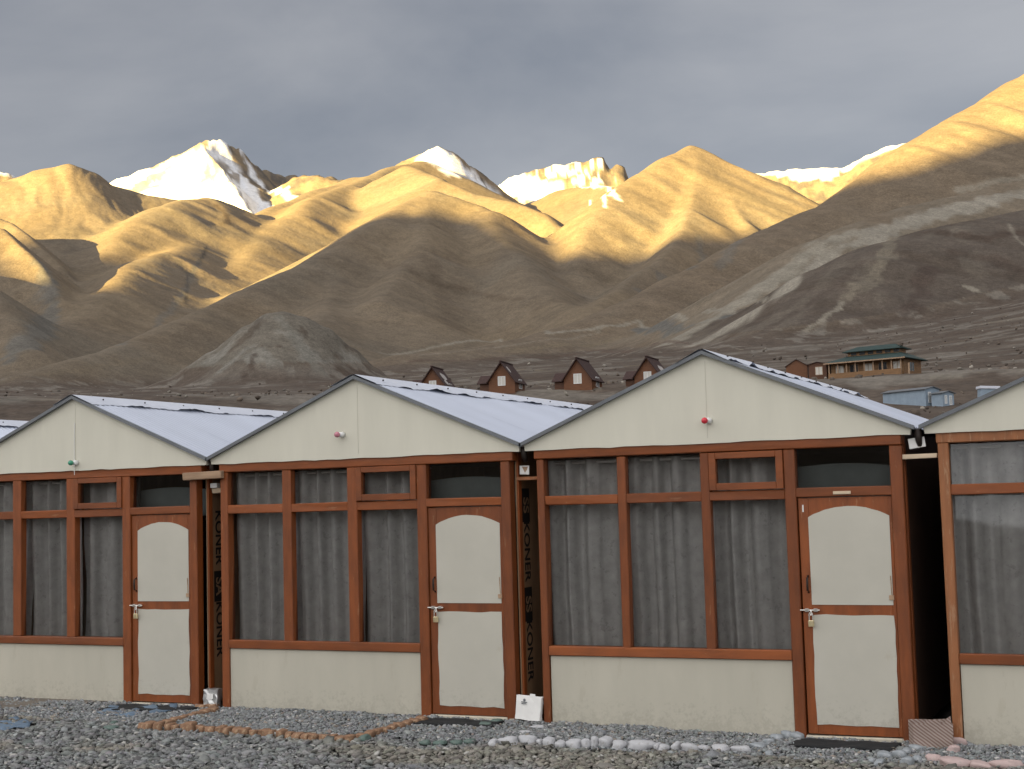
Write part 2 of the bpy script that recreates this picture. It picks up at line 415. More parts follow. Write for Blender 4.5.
PALE, DUN, DARK, GREY = (.225, .200, .158), (.155, .122, .082), (.062, .043, .032), (.115, .110, .098)
MARKS = [  # photo polyline, half width in photo pixels, ground colour, strength
    ([(206, 247), (203, 256), (196, 268), (188, 276), (188, 288), (185, 304)], 2.2, (.045, .040, .035), .7),
    ([(199, 262), (180, 300), (160, 320), (120, 345)], 5, GREY, .5),
    ([(38, 262), (50, 285), (52, 310), (40, 332), (10, 360)], 14, GREY, .75),
    ([(765, 301), (720, 310), (680, 317), (640, 323), (600, 328), (550, 334), (500, 340), (440, 347), (380, 353)], 4.6, PALE, .85),
    ([(600, 333), (540, 341), (480, 349), (420, 355)], 2.2, PALE, .5),
    ([(500, 352), (560, 344), (620, 338)], 7, DUN, .8),
    ([(640, 330), (665, 328), (690, 327), (720, 318)], 14, (.105, .103, .095), .8),
    ([(1040, 192), (985, 203), (940, 213), (900, 226), (860, 242), (825, 262), (790, 287), (755, 312), (722, 332), (695, 345)], 20, (.25, .225, .182), .92),
    ([(1030, 176), (960, 192)], 8, PALE, .6),
    ([(852, 233), (802, 259), (752, 294), (708, 322), (668, 343)], 19, (.23, .207, .165), .85),
    ([(609, 187), (613, 194), (618, 201)], 3.6, (.60, .605, .62), .95), ([(590, 202), (605, 207)], 2.2, (.60, .605, .62), .9),
    ([(862, 262), (830, 290), (795, 313), (760, 334)], 7, (.085, .066, .052), .8),
    ([(905, 232), (888, 255), (872, 278), (850, 296)], 12, (.165, .140, .105), .75),
    ([(842, 304), (825, 318), (806, 332)], 4.5, PALE, .8),
    ([(925, 232), (955, 236), (990, 240), (1024, 232)], 11, DARK, .7),
    ([(935, 270), (922, 288), (912, 305), (905, 312)], 13, (.058, .040, .032), .6),
    ([(960, 255), (1000, 262), (1024, 270)], 14, DARK, .5),
    ([(966, 288), (978, 292)], 6, PALE, .8), ([(1010, 225), (1018, 240), (1030, 252)], 3, PALE, .5),
    ([(1024, 318), (980, 325), (900, 335), (820, 345), (740, 350), (660, 352)], 2.0, PALE, .6),
    ([(1024, 338), (960, 344), (900, 352)], 1.5, PALE, .5),
    ([(1024, 371), (960, 378), (930, 381)], 1.8, PALE, .6), ([(1024, 356), (950, 362)], 4, DARK, .6), ([(1024, 386), (950, 392)], 3, DARK, .5),
    ([(390, 372), (450, 374), (540, 371), (640, 366), (700, 360)], 3, DUN, .6),
    ([(500, 383), (560, 384), (640, 383), (690, 380)], 3.0, PALE, .7), ([(430, 391), (520, 393), (600, 391)], 2.0, PALE, .7),
    ([(410, 362), (500, 358), (600, 350), (690, 345)], 5, (.095, .064, .048), .7),
    ([(220, 372), (235, 360), (250, 348)], 7, (.19, .18, .155), .7), ([(245, 376), (252, 366), (255, 355)], 4, DARK, .7), ([(280, 318), (300, 345), (320, 372)], 9, (.165, .155, .13), .6),
    ([(60, 395), (120, 392), (180, 391)], 1.6, PALE, .5), ([(0, 402), (60, 399)], 2, PALE, .4), ([(0, 384), (80, 372), (150, 360)], 6, DUN, .4),
    ([(160, 254), (178, 262), (190, 276)], 7, (.08, .072, .06), .6), ([(215, 205), (226, 215), (227, 224)], 4, (.08, .058, .04), .8),
    ([(700, 240), (735, 245), (720, 265)], 9, GREY, .5), ([(660, 275), (690, 268), (640, 292)], 8, GREY, .5),
    ([(430, 262), (440, 290), (455, 330)], 12, (.105, .080, .056), .5), ([(380, 260), (420, 280), (470, 290), (520, 300)], 6, (.10, .074, .05), .5),
]

def line_field(X, Y, pts):
    """nearest point on a polyline: distance, run along it, height there"""
    bd = np.full(X.shape, 1e12, np.float64); sw = np.zeros(X.shape); bt = np.zeros(X.shape); bz = np.zeros(X.shape); run = 0.0
    for a, b in zip(pts[:-1], pts[1:]):
        ab = b[:2] - a[:2]; l2 = float(ab @ ab) + 1e-9
        t = np.clip(((X - a[0]) * ab[0] + (Y - a[1]) * ab[1]) / l2, 0, 1)
        d = (X - a[0] - t * ab[0]) ** 2 + (Y - a[1] - t * ab[1]) ** 2
        w = 1 / (d + 60.0) ** 5
        bd = np.minimum(bd, d); sw += w; bt += w * (run + t * math.sqrt(l2)); bz += w * (a[2] + t * (b[2] - a[2]))
        run += math.sqrt(l2)
    return np.sqrt(bd), bt / sw, bz / sw

def build_terrain():
    az0 = math.atan2(FW[0], FW[1])
    na, nr = 760, 820
    az = az0 + np.linspace(R(-29), R(29), na)
    fr = np.linspace(0, 1, nr)
    rr = np.exp(np.interp(fr, [0, .09, .25, .92, 1], np.log([14, 130, 900, 5400, 8200])))
    A, RR = np.meshgrid(az, rr)
    X = EYE[0] + np.sin(A) * RR; Y = EYE[1] + np.cos(A) * RR
    Z0 = ground_z(X, Y)
    rough = sstep(60, 400, RR)
    Z0 = Z0 + fbm(X / 60, Y / 60, 4, 3) * .7 * sstep(120, 260, RR) + fbm(X / 9, Y / 9, 3, 5) * .22 * sstep(30, 90, RR) + fbm(X / 300, Y / 300, 3, 8) * 4 * sstep(300, 900, RR)
    wx = fbm(X / 420, Y / 420, 3, 21) * 60; wy = fbm(X / 420, Y / 420, 3, 27) * 60
    far = sstep(500, 1500, RR)
    Z = Z0.copy()
    streak_ = np.zeros(X.shape)
    fam = {k: np.full(X.shape, -1e9) for k in ('snow', 'hill', 'right', 'rock', 'mound')}
    for i, (f, k, rnd, gd, gw, pts) in enumerate(RIDGES):
        p = P3(pts)
        span = 2.6 * (p[:, 2].max() / k) ** .97
        lo, hi = p[:, :2].min(0) - span, p[:, :2].max(0) + span
        q = np.nonzero((X > lo[0]) & (X < hi[0]) & (Y > lo[1]) & (Y < hi[1]) & (RR > 400))
        wxq, wyq, z0, zz = wx[q], wy[q], Z0[q], Z[q]
        sc_ = .3 if f != 'mound' else .12
        d, t, zr = line_field(X[q] + wxq * sc_, Y[q] + wyq * sc_, p)
        rnd = rnd * (.6 if f == 'hill' else 1)
        dd = np.sqrt(d * d + rnd * rnd) - rnd
        Hs = np.maximum(zr - z0, 0) * 1.25 + 110
        z = zr - Hs * (1 - np.exp(-k * dd / Hs))
        fall = np.clip((z - z0) / 120, 0, 1)
        side = fbm(t / gw + wxq / 300, d / (gw * 5) + wyq / 400, 3, 40 + i * 7, .5, True)
        gdk = gd * (.20 if f == 'hill' else .6 if f == 'right' else 1)
        z = z - gdk * (1 - np.exp(-d / (gw * .9))) * fall * (.55 - .5 * side)
        if f != 'snow': z = z - (2.6 if f == 'hill' else 4) * (1 - np.exp(-d / 60)) * fall * (.8 - fbm(t / 70 + wxq / 120, d / 600 + wyq / 300, 3, 700 + i, .55, True))
        # soft union
        h = 26.0 if f in ('hill', 'right') else 8.0
        e = np.clip(.5 + .5 * (z - zz) / h, 0, 1)
        Z[q] = zz * (1 - e) + z * e + h * e * (1 - e)
        fam[f][q] = np.maximum(fam[f][q], z)
        st_ = .5 * (side - .8) + .55 * fbm(t / 38 + wxq / 90, d / 420, 4, 500 + i, .6)
        streak_[q] = streak_[q] * (1 - e) + st_ * e
    rugged = far * np.clip((Z - Z0) / 150, 0, 1)
    Z = Z + rugged * (fbm(X / 240, Y / 240, 5, 61, .5) * 3)
    snowz = fam['snow'] >= np.maximum.reduce([fam[k] for k in ('hill', 'right', 'rock', 'mound')]) - 3
    snowz = snowz & (fam['snow'] > Z0 + 60)
    cr_ = snowz * fbm(X / 130, Y / 130, 4, 71, .5, True) * 9
    Z = Z + cr_
    # ---- surface colours (what the ground is made of)
    gy = np.gradient(Z, axis=0) / (np.gradient(RR, axis=0)); gx = np.gradient(Z, axis=1) / (RR * (az[1] - az[0]))
    slope = np.hypot(gx, gy)
    brown = np.array([.142, .112, .079]); grey = np.array([.145, .122, .092]); dark = np.array([.075, .054, .038]); pale = np.array([.235, .205, .158])
    nz = fbm(X / 500, Y / 500, 5, 80); nf = fbm(X / 110, Y / 110, 5, 90); nn = fbm(X / 25, Y / 25, 4, 95)
    def mixc(c, col, w): return c * (1 - w[..., None]) + col * w[..., None]
    c = np.broadcast_to(brown, X.shape + (3,)).copy()
    c = mixc(c, np.array([.168, .129, .085]), sstep(0, .6, nz + .3 * nf) * .7)
    c = mixc(c, grey, sstep(.05, .5, -nz + .4 * nf) * .55)
    c = mixc(c, dark, sstep(.25, .6, nf) * .25)
    pl = (Z - Z0 < 14)
    best = np.maximum.reduce(list(fam.values()))
    # plain: dull stony ground with pale stripes
    stripes = sstep(.18, .45, fbm(X / 160 + Y / 420, Y / 30 - X / 60, 4, 101))
    pc = mixc(np.broadcast_to(np.array([.092, .071, .055]), X.shape + (3,)), np.array([.165, .145, .12]), stripes * .5)
    pc = mixc(pc, np.array([.070, .050, .037]), sstep(.15, .5, fbm(X / 50, Y / 50, 5, 111)) * .65)
    pc = mixc(pc, np.array([.215, .195, .165]), sstep(.28, .42, nn) * .5)
    c = mixc(c, pc, 1 - sstep(4, 30, Z - Z0))
    isr = (fam['right'] >= best - 4) & ~pl & (best > 0)
    # slope on the right: brown above, pale scree on the lower shoulder
    pm = P3([r for r in RIDGES if r[0] == 'right'][1][5]); d2, t2, _ = line_field(X, Y, pm)
    c = mixc(c, np.array([.140, .105, .072]), isr * .6)
    scree = isr * sstep(330, 120, d2 + nf * 120) * sstep(-.6, .2, fbm(X / 90, Y / 300, 4, 131) + .3)
    c = mixc(c, pale * .8, scree * .35)
    isk = (fam['rock'] >= best - 4) & ~pl
    c = mixc(c, np.array([.086, .069, .056]), isk * .85)
    c = mixc(c, dark * .8, isk * sstep(0, .35, fbm(X / 70, Y / 70, 5, 141)) * .4)
    c = mixc(c, pale * .8, isk * sstep(.25, .5, fbm(X / 60, Y / 140, 4, 143)) * .2)
    ism = (fam['mound'] >= best - 3) & ~pl
    c = mixc(c, np.array([.140, .124, .100]), ism * .85)
    c = mixc(c, np.array([.195, .182, .155]), ism * sstep(.1, .5, nn + nf) * .7)
    c = mixc(c, dark * .9, ism * sstep(.28, .5, fbm(X / 18, Y / 18, 4, 151)) * .6)
    # beds of streams, scree chutes, tracks: laid where the photograph has them on the ground
    PV = np.stack([X, Y, Z], -1) - EYE; den = PV @ FW
    PX = W / 2 + F_PX * (PV @ CR) / den; PY = H / 2 - F_PX * (PV @ CU) / den
    def hit(x, y):
        j = int(np.argmin(abs(PX[nr // 2] - x)))
        for _ in range(3):
            col = PY[:, j]; run = np.minimum.accumulate(col)
            i = int(np.argmax((col <= run + 1e-6) & (col <= y) & (rr > 60)))
            j = int(np.argmin(abs(PX[i] - x)))
        return np.array([X[i, j], Y[i, j], Z[i, j]])
    for pts, w, col, k in MARKS:
        q = np.array([hit(*p) for p in pts])
        wid = w * np.hypot(q[:, 0] - EYE[0], q[:, 1] - EYE[1]).mean() / F_PX           # width given in photo pixels
        jj = np.nonzero((PX.max(0) > min(p[0] for p in pts) - 60) & (PX.min(0) < max(p[0] for p in pts) + 60))[0]
        sl_ = slice(jj[0], jj[-1] + 1)
        d3, _, _ = line_field(X[:, sl_], Y[:, sl_], q)
        d3 = d3 + wid * (.55 * vnoise(X[:, sl_] / (wid * 2.2), Y[:, sl_] / (wid * 4), 201) + .5 * vnoise(X[:, sl_] / (wid * .6), Y[:, sl_] / (wid * 1.6), 207))
        c[:, sl_] = mixc(c[:, sl_], np.array(col), sstep(wid, wid * .3, d3) * k)
    c = c * .90 * (1 + .20 * np.clip(streak_, -1.2, 1.2) * far * sstep(5, 60, Z - Z0))[..., None]
    # bare rock and snow on the summits
    rockc = mixc(np.broadcast_to(np.array([.19, .145, .095]), X.shape + (3,)), np.array([.075, .068, .063]), sstep(-.1, .5, nf + .5 * nn))
    c = mixc(c, rockc, snowz * .75)
    sn = np.zeros(X.shape)
    def blob(pts, w, k=1.0, seed=160, brk=.5):
        q = P3(pts); d4, _, _ = line_field(X, Y, q)
        return k * sstep(w * 1.15, w * .8, d4 + w * brk * fbm(X / 160, Y / 160, 5, seed))
    sm = [
        ([(90, 190, 6950), (130, 185, 6850), (165, 176, 6800), (200, 165, 6700), (215, 185, 6450), (190, 195, 6500)], 330, .35),
        ([(222, 150, 6950), (238, 175, 6700), (255, 205, 6300), (262, 222, 6050)], 150, .5),
        ([(262, 176, 6900), (280, 200, 6600), (295, 210, 6500)], 60, .7),
        ([(440, 152, 6180), (452, 163, 6100), (470, 176, 6100), (485, 184, 6150)], 75, .6),
        ([(418, 160, 6100), (430, 172, 5950), (450, 182, 5850)], 60, .6),
        ([(500, 186, 7150), (520, 182, 7050), (548, 184, 6950)], 90, .5),
        ([(605, 190, 6350), (615, 198, 6200)], 55, .6), ([(588, 200, 6100), (603, 206, 5950)], 28, .6),
        ([(775, 178, 6950), (800, 182, 6850), (830, 180, 6850)], 80, .9),
        ([(850, 168, 6850), (900, 147, 6800), (940, 140, 6800)], 60, .3),
        ([(-30, 176, 7200), (14, 176, 7200)], 40, .7),
    ]
    for i, (pts, w, brk) in enumerate(sm): sn = np.maximum(sn, blob(pts, w, 1, 160 + i, brk))
    a_, b_ = P3([(200, 143, 7000), (256, 222, 6000)])[:, :2]
    n_ = np.array([b_[1] - a_[1], -(b_[0] - a_[0])]); n_ /= np.linalg.norm(n_)
    sd = (X - a_[0]) * n_[0] + (Y - a_[1]) * n_[1]
    if ((P3([(300, 180, 6800)])[0, :2] - a_) @ n_) < 0: sd = -sd                       # positive to the right of the ridge
    ed = sd + 30 * fbm(X / 90, Y / 90, 4, 177)
    px_east = sstep(-10, 25, ed) * sstep(2600, 2400, np.abs(sd)) * (PX < 335) * (RR > 5700)
    rocks = px_east * np.maximum(sstep(150, 172, ed), sstep(16, 6, np.abs(ed - 8)) * .9)
    gap = sstep(30, 12, np.abs(ed - 255 + 25 * fbm(X / 60, Y / 120, 3, 178)))
    sn = np.where(PX < 335, np.clip(np.maximum(sn, px_east * .95) - rocks * (1 - gap), 0, 1), sn)
    cl_, _, _ = line_field(X, Y, P3([(160, 165, 7000), (176, 157, 7000), (190, 150, 7000), (204, 143, 7000)]))
    sn = sn * (1 - .95 * sstep(62, 30, cl_ + 45 * fbm(X / 70, Y / 70, 4, 181)))
    lw = sstep(.12, .34, fbm(X / 210 + Y / 900, Y / 330, 5, 183, .6)) * (PX < 240)
    sn = sn * (1 - .8 * lw * sstep(60, 160, cl_))
    streak = P3([(530, 172, 7150), (570, 166, 7150), (605, 164, 7150)]); d5, t5, _ = line_field(X, Y, streak)
    sn = np.maximum(sn, sstep(300, 200, d5) * sstep(.0, .25, fbm(t5 / 34 + d5 / 55, d5 / 170 - t5 / 200, 5, 190, .6)) * .8)
    sn = sn * sstep(1.5, 1.05, slope + .25 * nn)
    keep = snowz | (fam['hill'] >= best - 4)
    sn = sn * keep * (RR > 5700)
    c = mixc(c, np.array([.60, .605, .62]), sn)
    V = np.stack([X, Y, Z], -1).reshape(-1, 3)
    me = np_mesh('terrain', V, grid_faces(nr, na)[:, ::-1], {'tint': np.clip(c, 0.01, .9).reshape(-1, 3)})
    mt = attr_mat('mountain_ground', .95, 'tint', .22, .05, ((.03, .35, 4), (.12, .4, 1.4), (1.2, .3, .2)), ((.25, .22), (.9, .25)))
    o = link('mountain_terrain', me, mt, None, True); tag(o, kind='structure')
    return X, Y, Z

TX, TY, TZ = build_terrain()

# range behind the camera whose shadow lies over the camp (crest height across the light)
CREST_U = [-12000, -6000, -3400, -2950, -2800, -2680, -2560, -2400, -2280, -2170, -2090, -2010, -1950, -1840, -1750, -1640, -1580, -1450, -1150, -980, -900, -835, -500, 250, 800, 1300, 1700, 2400, 9000]
CREST_Z = [1500, 1650, 1650, 1630, 1560, 1480, 1420, 1440, 1560, 1690, 1700, 1660, 1630, 1570, 1575, 1630, 1700, 1620, 1510, 1535, 1570, 1645, 1710, 1600, 790, 690, 735, 800, 1100]
CREST_Z = [z + 138 for z in CREST_Z]
def build_range():
    u = np.concatenate([np.linspace(-11000, -4000, 50), np.linspace(-3950, 0, 160), np.linspace(100, 9000, 50)]); s = np.linspace(-1, 1, 41)
    U, T = np.meshgrid(u, s)
    crest = np.interp(U, CREST_U, CREST_Z)
    z = crest * (1 - np.abs(T) ** 1.1) + fbm(U / 900, T * 5, 5, 300) * 160 * np.abs(T) * (1 - np.abs(T)) * 2.5 - 60 * np.abs(T)
    v = -9500 + T * 4200 + fbm(U / 1500, T * 2, 3, 310) * 300 * np.abs(T)
    X = U * UV[0] + v * LH[0]; Y = U * UV[1] + v * LH[1]
    col = np.broadcast_to(np.array([.16, .125, .09]), X.shape + (3,)) * (1 + .25 * fbm(U / 600, T * 6, 4, 320))[..., None]
    me = np_mesh('far_range', np.stack([X, Y, z], -1).reshape(-1, 3), grid_faces(41, 260), {'tint': col.reshape(-1, 3)})
    tag(link('mountain_range', me, attr_mat('range_ground', .95, 'tint', .2, .004), None, True), kind='structure')
build_range()


# ------------------------------------------------------------------ near ground
def build_ground():
    # one sheet out to the horizon
    n = 96; rings = np.concatenate([[0.5], np.geomspace(3, 11500, 40)])
    th = np.linspace(0, 2 * np.pi, n + 1)
    T, RR = np.meshgrid(th, rings)
    X = RR * np.cos(T) - 4; Y = RR * np.sin(T) - 3
    Z = np.where(RR > 40, -.25 - RR * .0004, 0.0 - .25 * sstep(10, 40, RR))
    col = np.broadcast_to(np.array([.15, .145, .135]), X.shape + (3,))
    me = np_mesh('ground_sheet', np.stack([X, Y, Z - .09], -1).reshape(-1, 3), grid_faces(len(rings), n + 1), {'tint': col.reshape(-1, 3)})
    tag(link('ground', me, attr_mat('ground_earth', .95, 'tint', .35, 2.5, ((40, .6, .03), (160, .6, .01))), None, True), kind='structure')

def ico():
    t = (1 + 5 ** .5) / 2
    v = np.array([(-1, t, 0), (1, t, 0), (-1, -t, 0), (1, -t, 0), (0, -1, t), (0, 1, t), (0, -1, -t), (0, 1, -t), (t, 0, -1), (t, 0, 1), (-t, 0, -1), (-t, 0, 1)]) / 1.902
    f = np.array([(0, 11, 5), (0, 5, 1), (0, 1, 7), (0, 7, 10), (0, 10, 11), (1, 5, 9), (5, 11, 4), (11, 10, 2), (10, 7, 6), (7, 1, 8), (3, 9, 4), (3, 4, 2), (3, 2, 6), (3, 6, 8), (3, 8, 9), (4, 9, 5), (2, 4, 11), (6, 2, 10), (8, 6, 7), (9, 8, 1)])
    return v, f

def rubble(name, pos, size, cols, mat, flat=.6, rng=RNG):
    """many loose stones, each its own lumpy shape, in one mesh"""
    v, f = ico(); n = len(pos)
    q = v[None] * (1 + rng.uniform(-.33, .33, (n, 12, 1)))
    q = q * (size[:, None] * rng.uniform(.65, 1.35, (n, 3)) * np.array([1, 1, flat]))[:, None, :]
    a, b, c = rng.uniform(0, 6.28, n), rng.normal(0, .35, n), rng.normal(0, .35, n)
    def rot(q, i, j, a):
        x, y = q[..., i].copy(), q[..., j].copy(); ca, sa = np.cos(a)[:, None], np.sin(a)[:, None]
        q[..., i], q[..., j] = x * ca - y * sa, x * sa + y * ca
    rot(q, 1, 2, b); rot(q, 0, 2, c); rot(q, 0, 1, a)
    q = q + pos[:, None, :]
    F = (f[None] + 12 * np.arange(n)[:, None, None]).reshape(-1, 3)
    me = np_mesh(name, q.reshape(-1, 3), F, {'tint': np.repeat(cols, 12, 0)})
    return link(name, me, mat)

def g0(x): return np.interp(x, [-12, -6, -4.5, -2.6, 1], [-.022, -.022, -.03, -.06, -.062])

def build_gravel():
    mt = attr_mat('gravel_stone', .85, 'tint', .22, 60)
    def sample(n, x0, x1, y0, y1):
        x = RNG.uniform(x0, x1, n); y = RNG.uniform(y0, y1, n)
        return x, y
    # fine bluish chips against the huts
    x, y = sample(46000, -12.2, .6, -.95, .02)
    lim = np.interp(x, [-12, -8, -5, -1, 1], [-1.0, -1.0, -1.05, -.72, -.7]) + .06 * vnoise(x * 3, y * 3, 5)
    k = (y > lim)
    for (mx0, mx1) in MATS: k &= ~((x > mx0 + .02) & (x < mx1 - .02) & (y > -.42) & (y < -.1))
    x, y = x[k], y[k]
    z = g0(x) + .02 * (fbm(x * 2.2, y * 2.2, 3, 7) + .4) * sstep(-1, -.5, y) + RNG.uniform(-.008, .010, len(x))
    sz = RNG.lognormal(math.log(.0125), .30, len(x))
    g = RNG.normal(1, .21, len(x)).clip(.4, 1.8)[:, None]
    c = np.array([.205, .212, .212]) * g * (1 + RNG.normal(0, .022, (len(x), 3)))
    w = RNG.random(len(x)); c[w > .965] = np.array([.42, .41, .39]); c[w < .06] *= np.array([1.15, .95, .8])
    o = rubble('fine_gravel', np.stack([x, y, z], -1), sz, c.clip(.02, .6), mt); tag(o, kind='stuff')
    # coarser broken stone in front
    x, y = sample(44000, -10.4, .6, -3.4, -.6)
    lim = np.interp(x, [-12, -8, -5, -1, 1], [-1.0, -1.0, -1.05, -.72, -.7]) + .05
    far_edge = np.interp(x, [-10.4, -7.5, -4, -1, .6], [-3.4, -3.3, -2.3, -1.5, -1.3])
    k = (y < lim) & (y > far_edge); x, y = x[k], y[k]
    z = g0(x) + .016 * fbm(x * 1.5, y * 1.5, 3, 9) + RNG.uniform(-.008, .012, len(x))
    sz = RNG.lognormal(math.log(.019), .38, len(x))
    g = RNG.normal(1, .23, len(x)).clip(.35, 1.9)[:, None]
    br = sstep(-.3, .3, fbm(x * .7, y * 1.1, 3, 13) + .25 * (x + 4) / 4)[:, None]
    c = (np.array([.190, .193, .188]) * (1 - br) + np.array([.20, .188, .160]) * br) * g * (1 + RNG.normal(0, .022, (len(x), 3)))
    w = RNG.random(len(x)); c[w > .975] = np.array([.38, .37, .34])
    o = rubble('coarse_gravel', np.stack([x, y, z], -1), sz, c.clip(.02, .6), mt, .42); tag(o, kind='stuff')


# ------------------------------------------------------------------ huts
HUTS = [  # x of the left post, which
    dict(x=-14.05, bulb=None, n='far'), dict(x=-10.94, bulb='green', n='a'), dict(x=-7.81, bulb='pink', n='b'), dict(x=-4.685, bulb='red', n='c'), dict(x=-1.51, bulb='white', n='d')]
MATS = [(-8.86, -8.02), (-5.74, -4.98), (-2.60, -1.86)]
HW = 2.905
LABELS = dict(
    far='hut at the left edge of the photo, only its white roof tip showing',
    a='cream and brown timber hut whose gable carries a green bulb, leftmost full door',
    b='cream timber hut whose gable carries a pale pink bulb, orange bricks before it',
    c='cream and brown timber hut with a red bulb on its gable, nearest complete hut',
    d='cream and brown timber hut cut off by the right edge of the photo')

def rough_strip(mb, x0, x1, z0, z1, y0, y1, amp=.004, n=14, sides='tb'):
    """a board whose painted edge wanders a little"""
    xs = np.linspace(x0, x1, n)
    lo = [(x, z0 + (random.uniform(-amp, amp) if 'b' in sides else 0)) for x in xs]
    hi = [(x, z1 + (random.uniform(-amp, amp) if 't' in sides else 0)) for x in xs[::-1]]
    mb.prism(lo + hi, y0, y1); return mb

def rough_poly(pts, step=.06, amp=.004):
    o = []
    n = len(pts)
    for i in range(n):
        a, b = pts[i], pts[(i + 1) % n]
        l = math.hypot(b[0] - a[0], b[1] - a[1]); k = max(1, int(l / step))
        for j in range(k):
            t = j / k
            o.append((a[0] + (b[0] - a[0]) * t + random.uniform(-amp, amp), a[1] + (b[1] - a[1]) * t + random.uniform(-amp, amp)))
    return o

def curtain(x0, x1, z0, z1, seed, root):
    nx, nz = 90, 24
    u = np.linspace(0, 1, nx); v = np.linspace(0, 1, nz)
    U, Vv = np.meshgrid(u, v)
    rs = np.random.default_rng(seed)
    n = rs.uniform(2.9, 3.7); ph = rs.uniform(0, 6.28)
    warp = U + .05 * np.sin(U * 7 + ph) + .02 * (1 - Vv) * np.sin(Vv * 5 + ph)
    wv = np.sin(warp * n * 2 * np.pi + ph)
    y = .215 + .055 * np.sign(wv) * np.abs(wv) ** .75 * (.8 + .2 * Vv) + .006 * fbm(U * 9, Vv * 4, 3, seed) + .004 * np.sin(warp * n * 6 * np.pi)
    x = x0 + (x1 - x0) * (U + .012 * np.sin(Vv * 4 + seed) * U)
    z = z0 + (z1 - z0) * Vv + 0 * U
    me = np_mesh('curtain', np.stack([x, y, z], -1).reshape(-1, 3), grid_faces(nz, nx))
    return link('curtain', me, M['curtain'], root, True)

def pane(x0, x1, z0, z1, root, tilt=.058, y=.05):
    zc = (z0 + z1) / 2; t = .004
    mb = MB(); k = math.tan(tilt)
    def P(x, z, d): return Vector((x, y + d + (z - z0) * k, z))
    v = [mb.bm.verts.new(P(x, z, 0)) for x, z in ((x0, z0), (x1, z0), (x1, z1), (x0, z1))]
    mb.bm.faces.new(v); mb.bm.normal_update()
    me = bpy.data.meshes.new('window_pane'); mb.bm.to_mesh(me); mb.bm.free()
    return link('window_pane', me, M['glass'], root)

def corrugated(xa, za, xb, zb, y0, y1, pitch=.076, amp=.007):
    """sheet from ridge (a) to eave (b), corrugations running down the slope"""
    n = int((y1 - y0) / pitch * 6)
    ys = np.linspace(y0, y1, n); ss = np.linspace(0, 1, 9)
    Yg, Sg = np.meshgrid(ys, ss)
    nx_, nz_ = -(zb - za), (xb - xa); l = math.hypot(nx_, nz_); nx_, nz_ = nx_ / l, nz_ / l
    if nz_ < 0: nx_, nz_ = -nx_, -nz_
    h = amp * np.sin(Yg / pitch * 2 * np.pi) + .008 * fbm(Yg * .9, Sg * 2, 2, int(abs(xa * 10)))
    X = xa + (xb - xa) * Sg + nx_ * h; Z = za + (zb - za) * Sg + nz_ * h
    V = np.stack([X, Yg, Z], -1).reshape(-1, 3); F = grid_faces(9, n)
    V2 = V - np.array([nx_, 0, nz_]) * .003
    return np.concatenate([V, V2]), np.concatenate([F, F[:, ::-1] + len(V)])

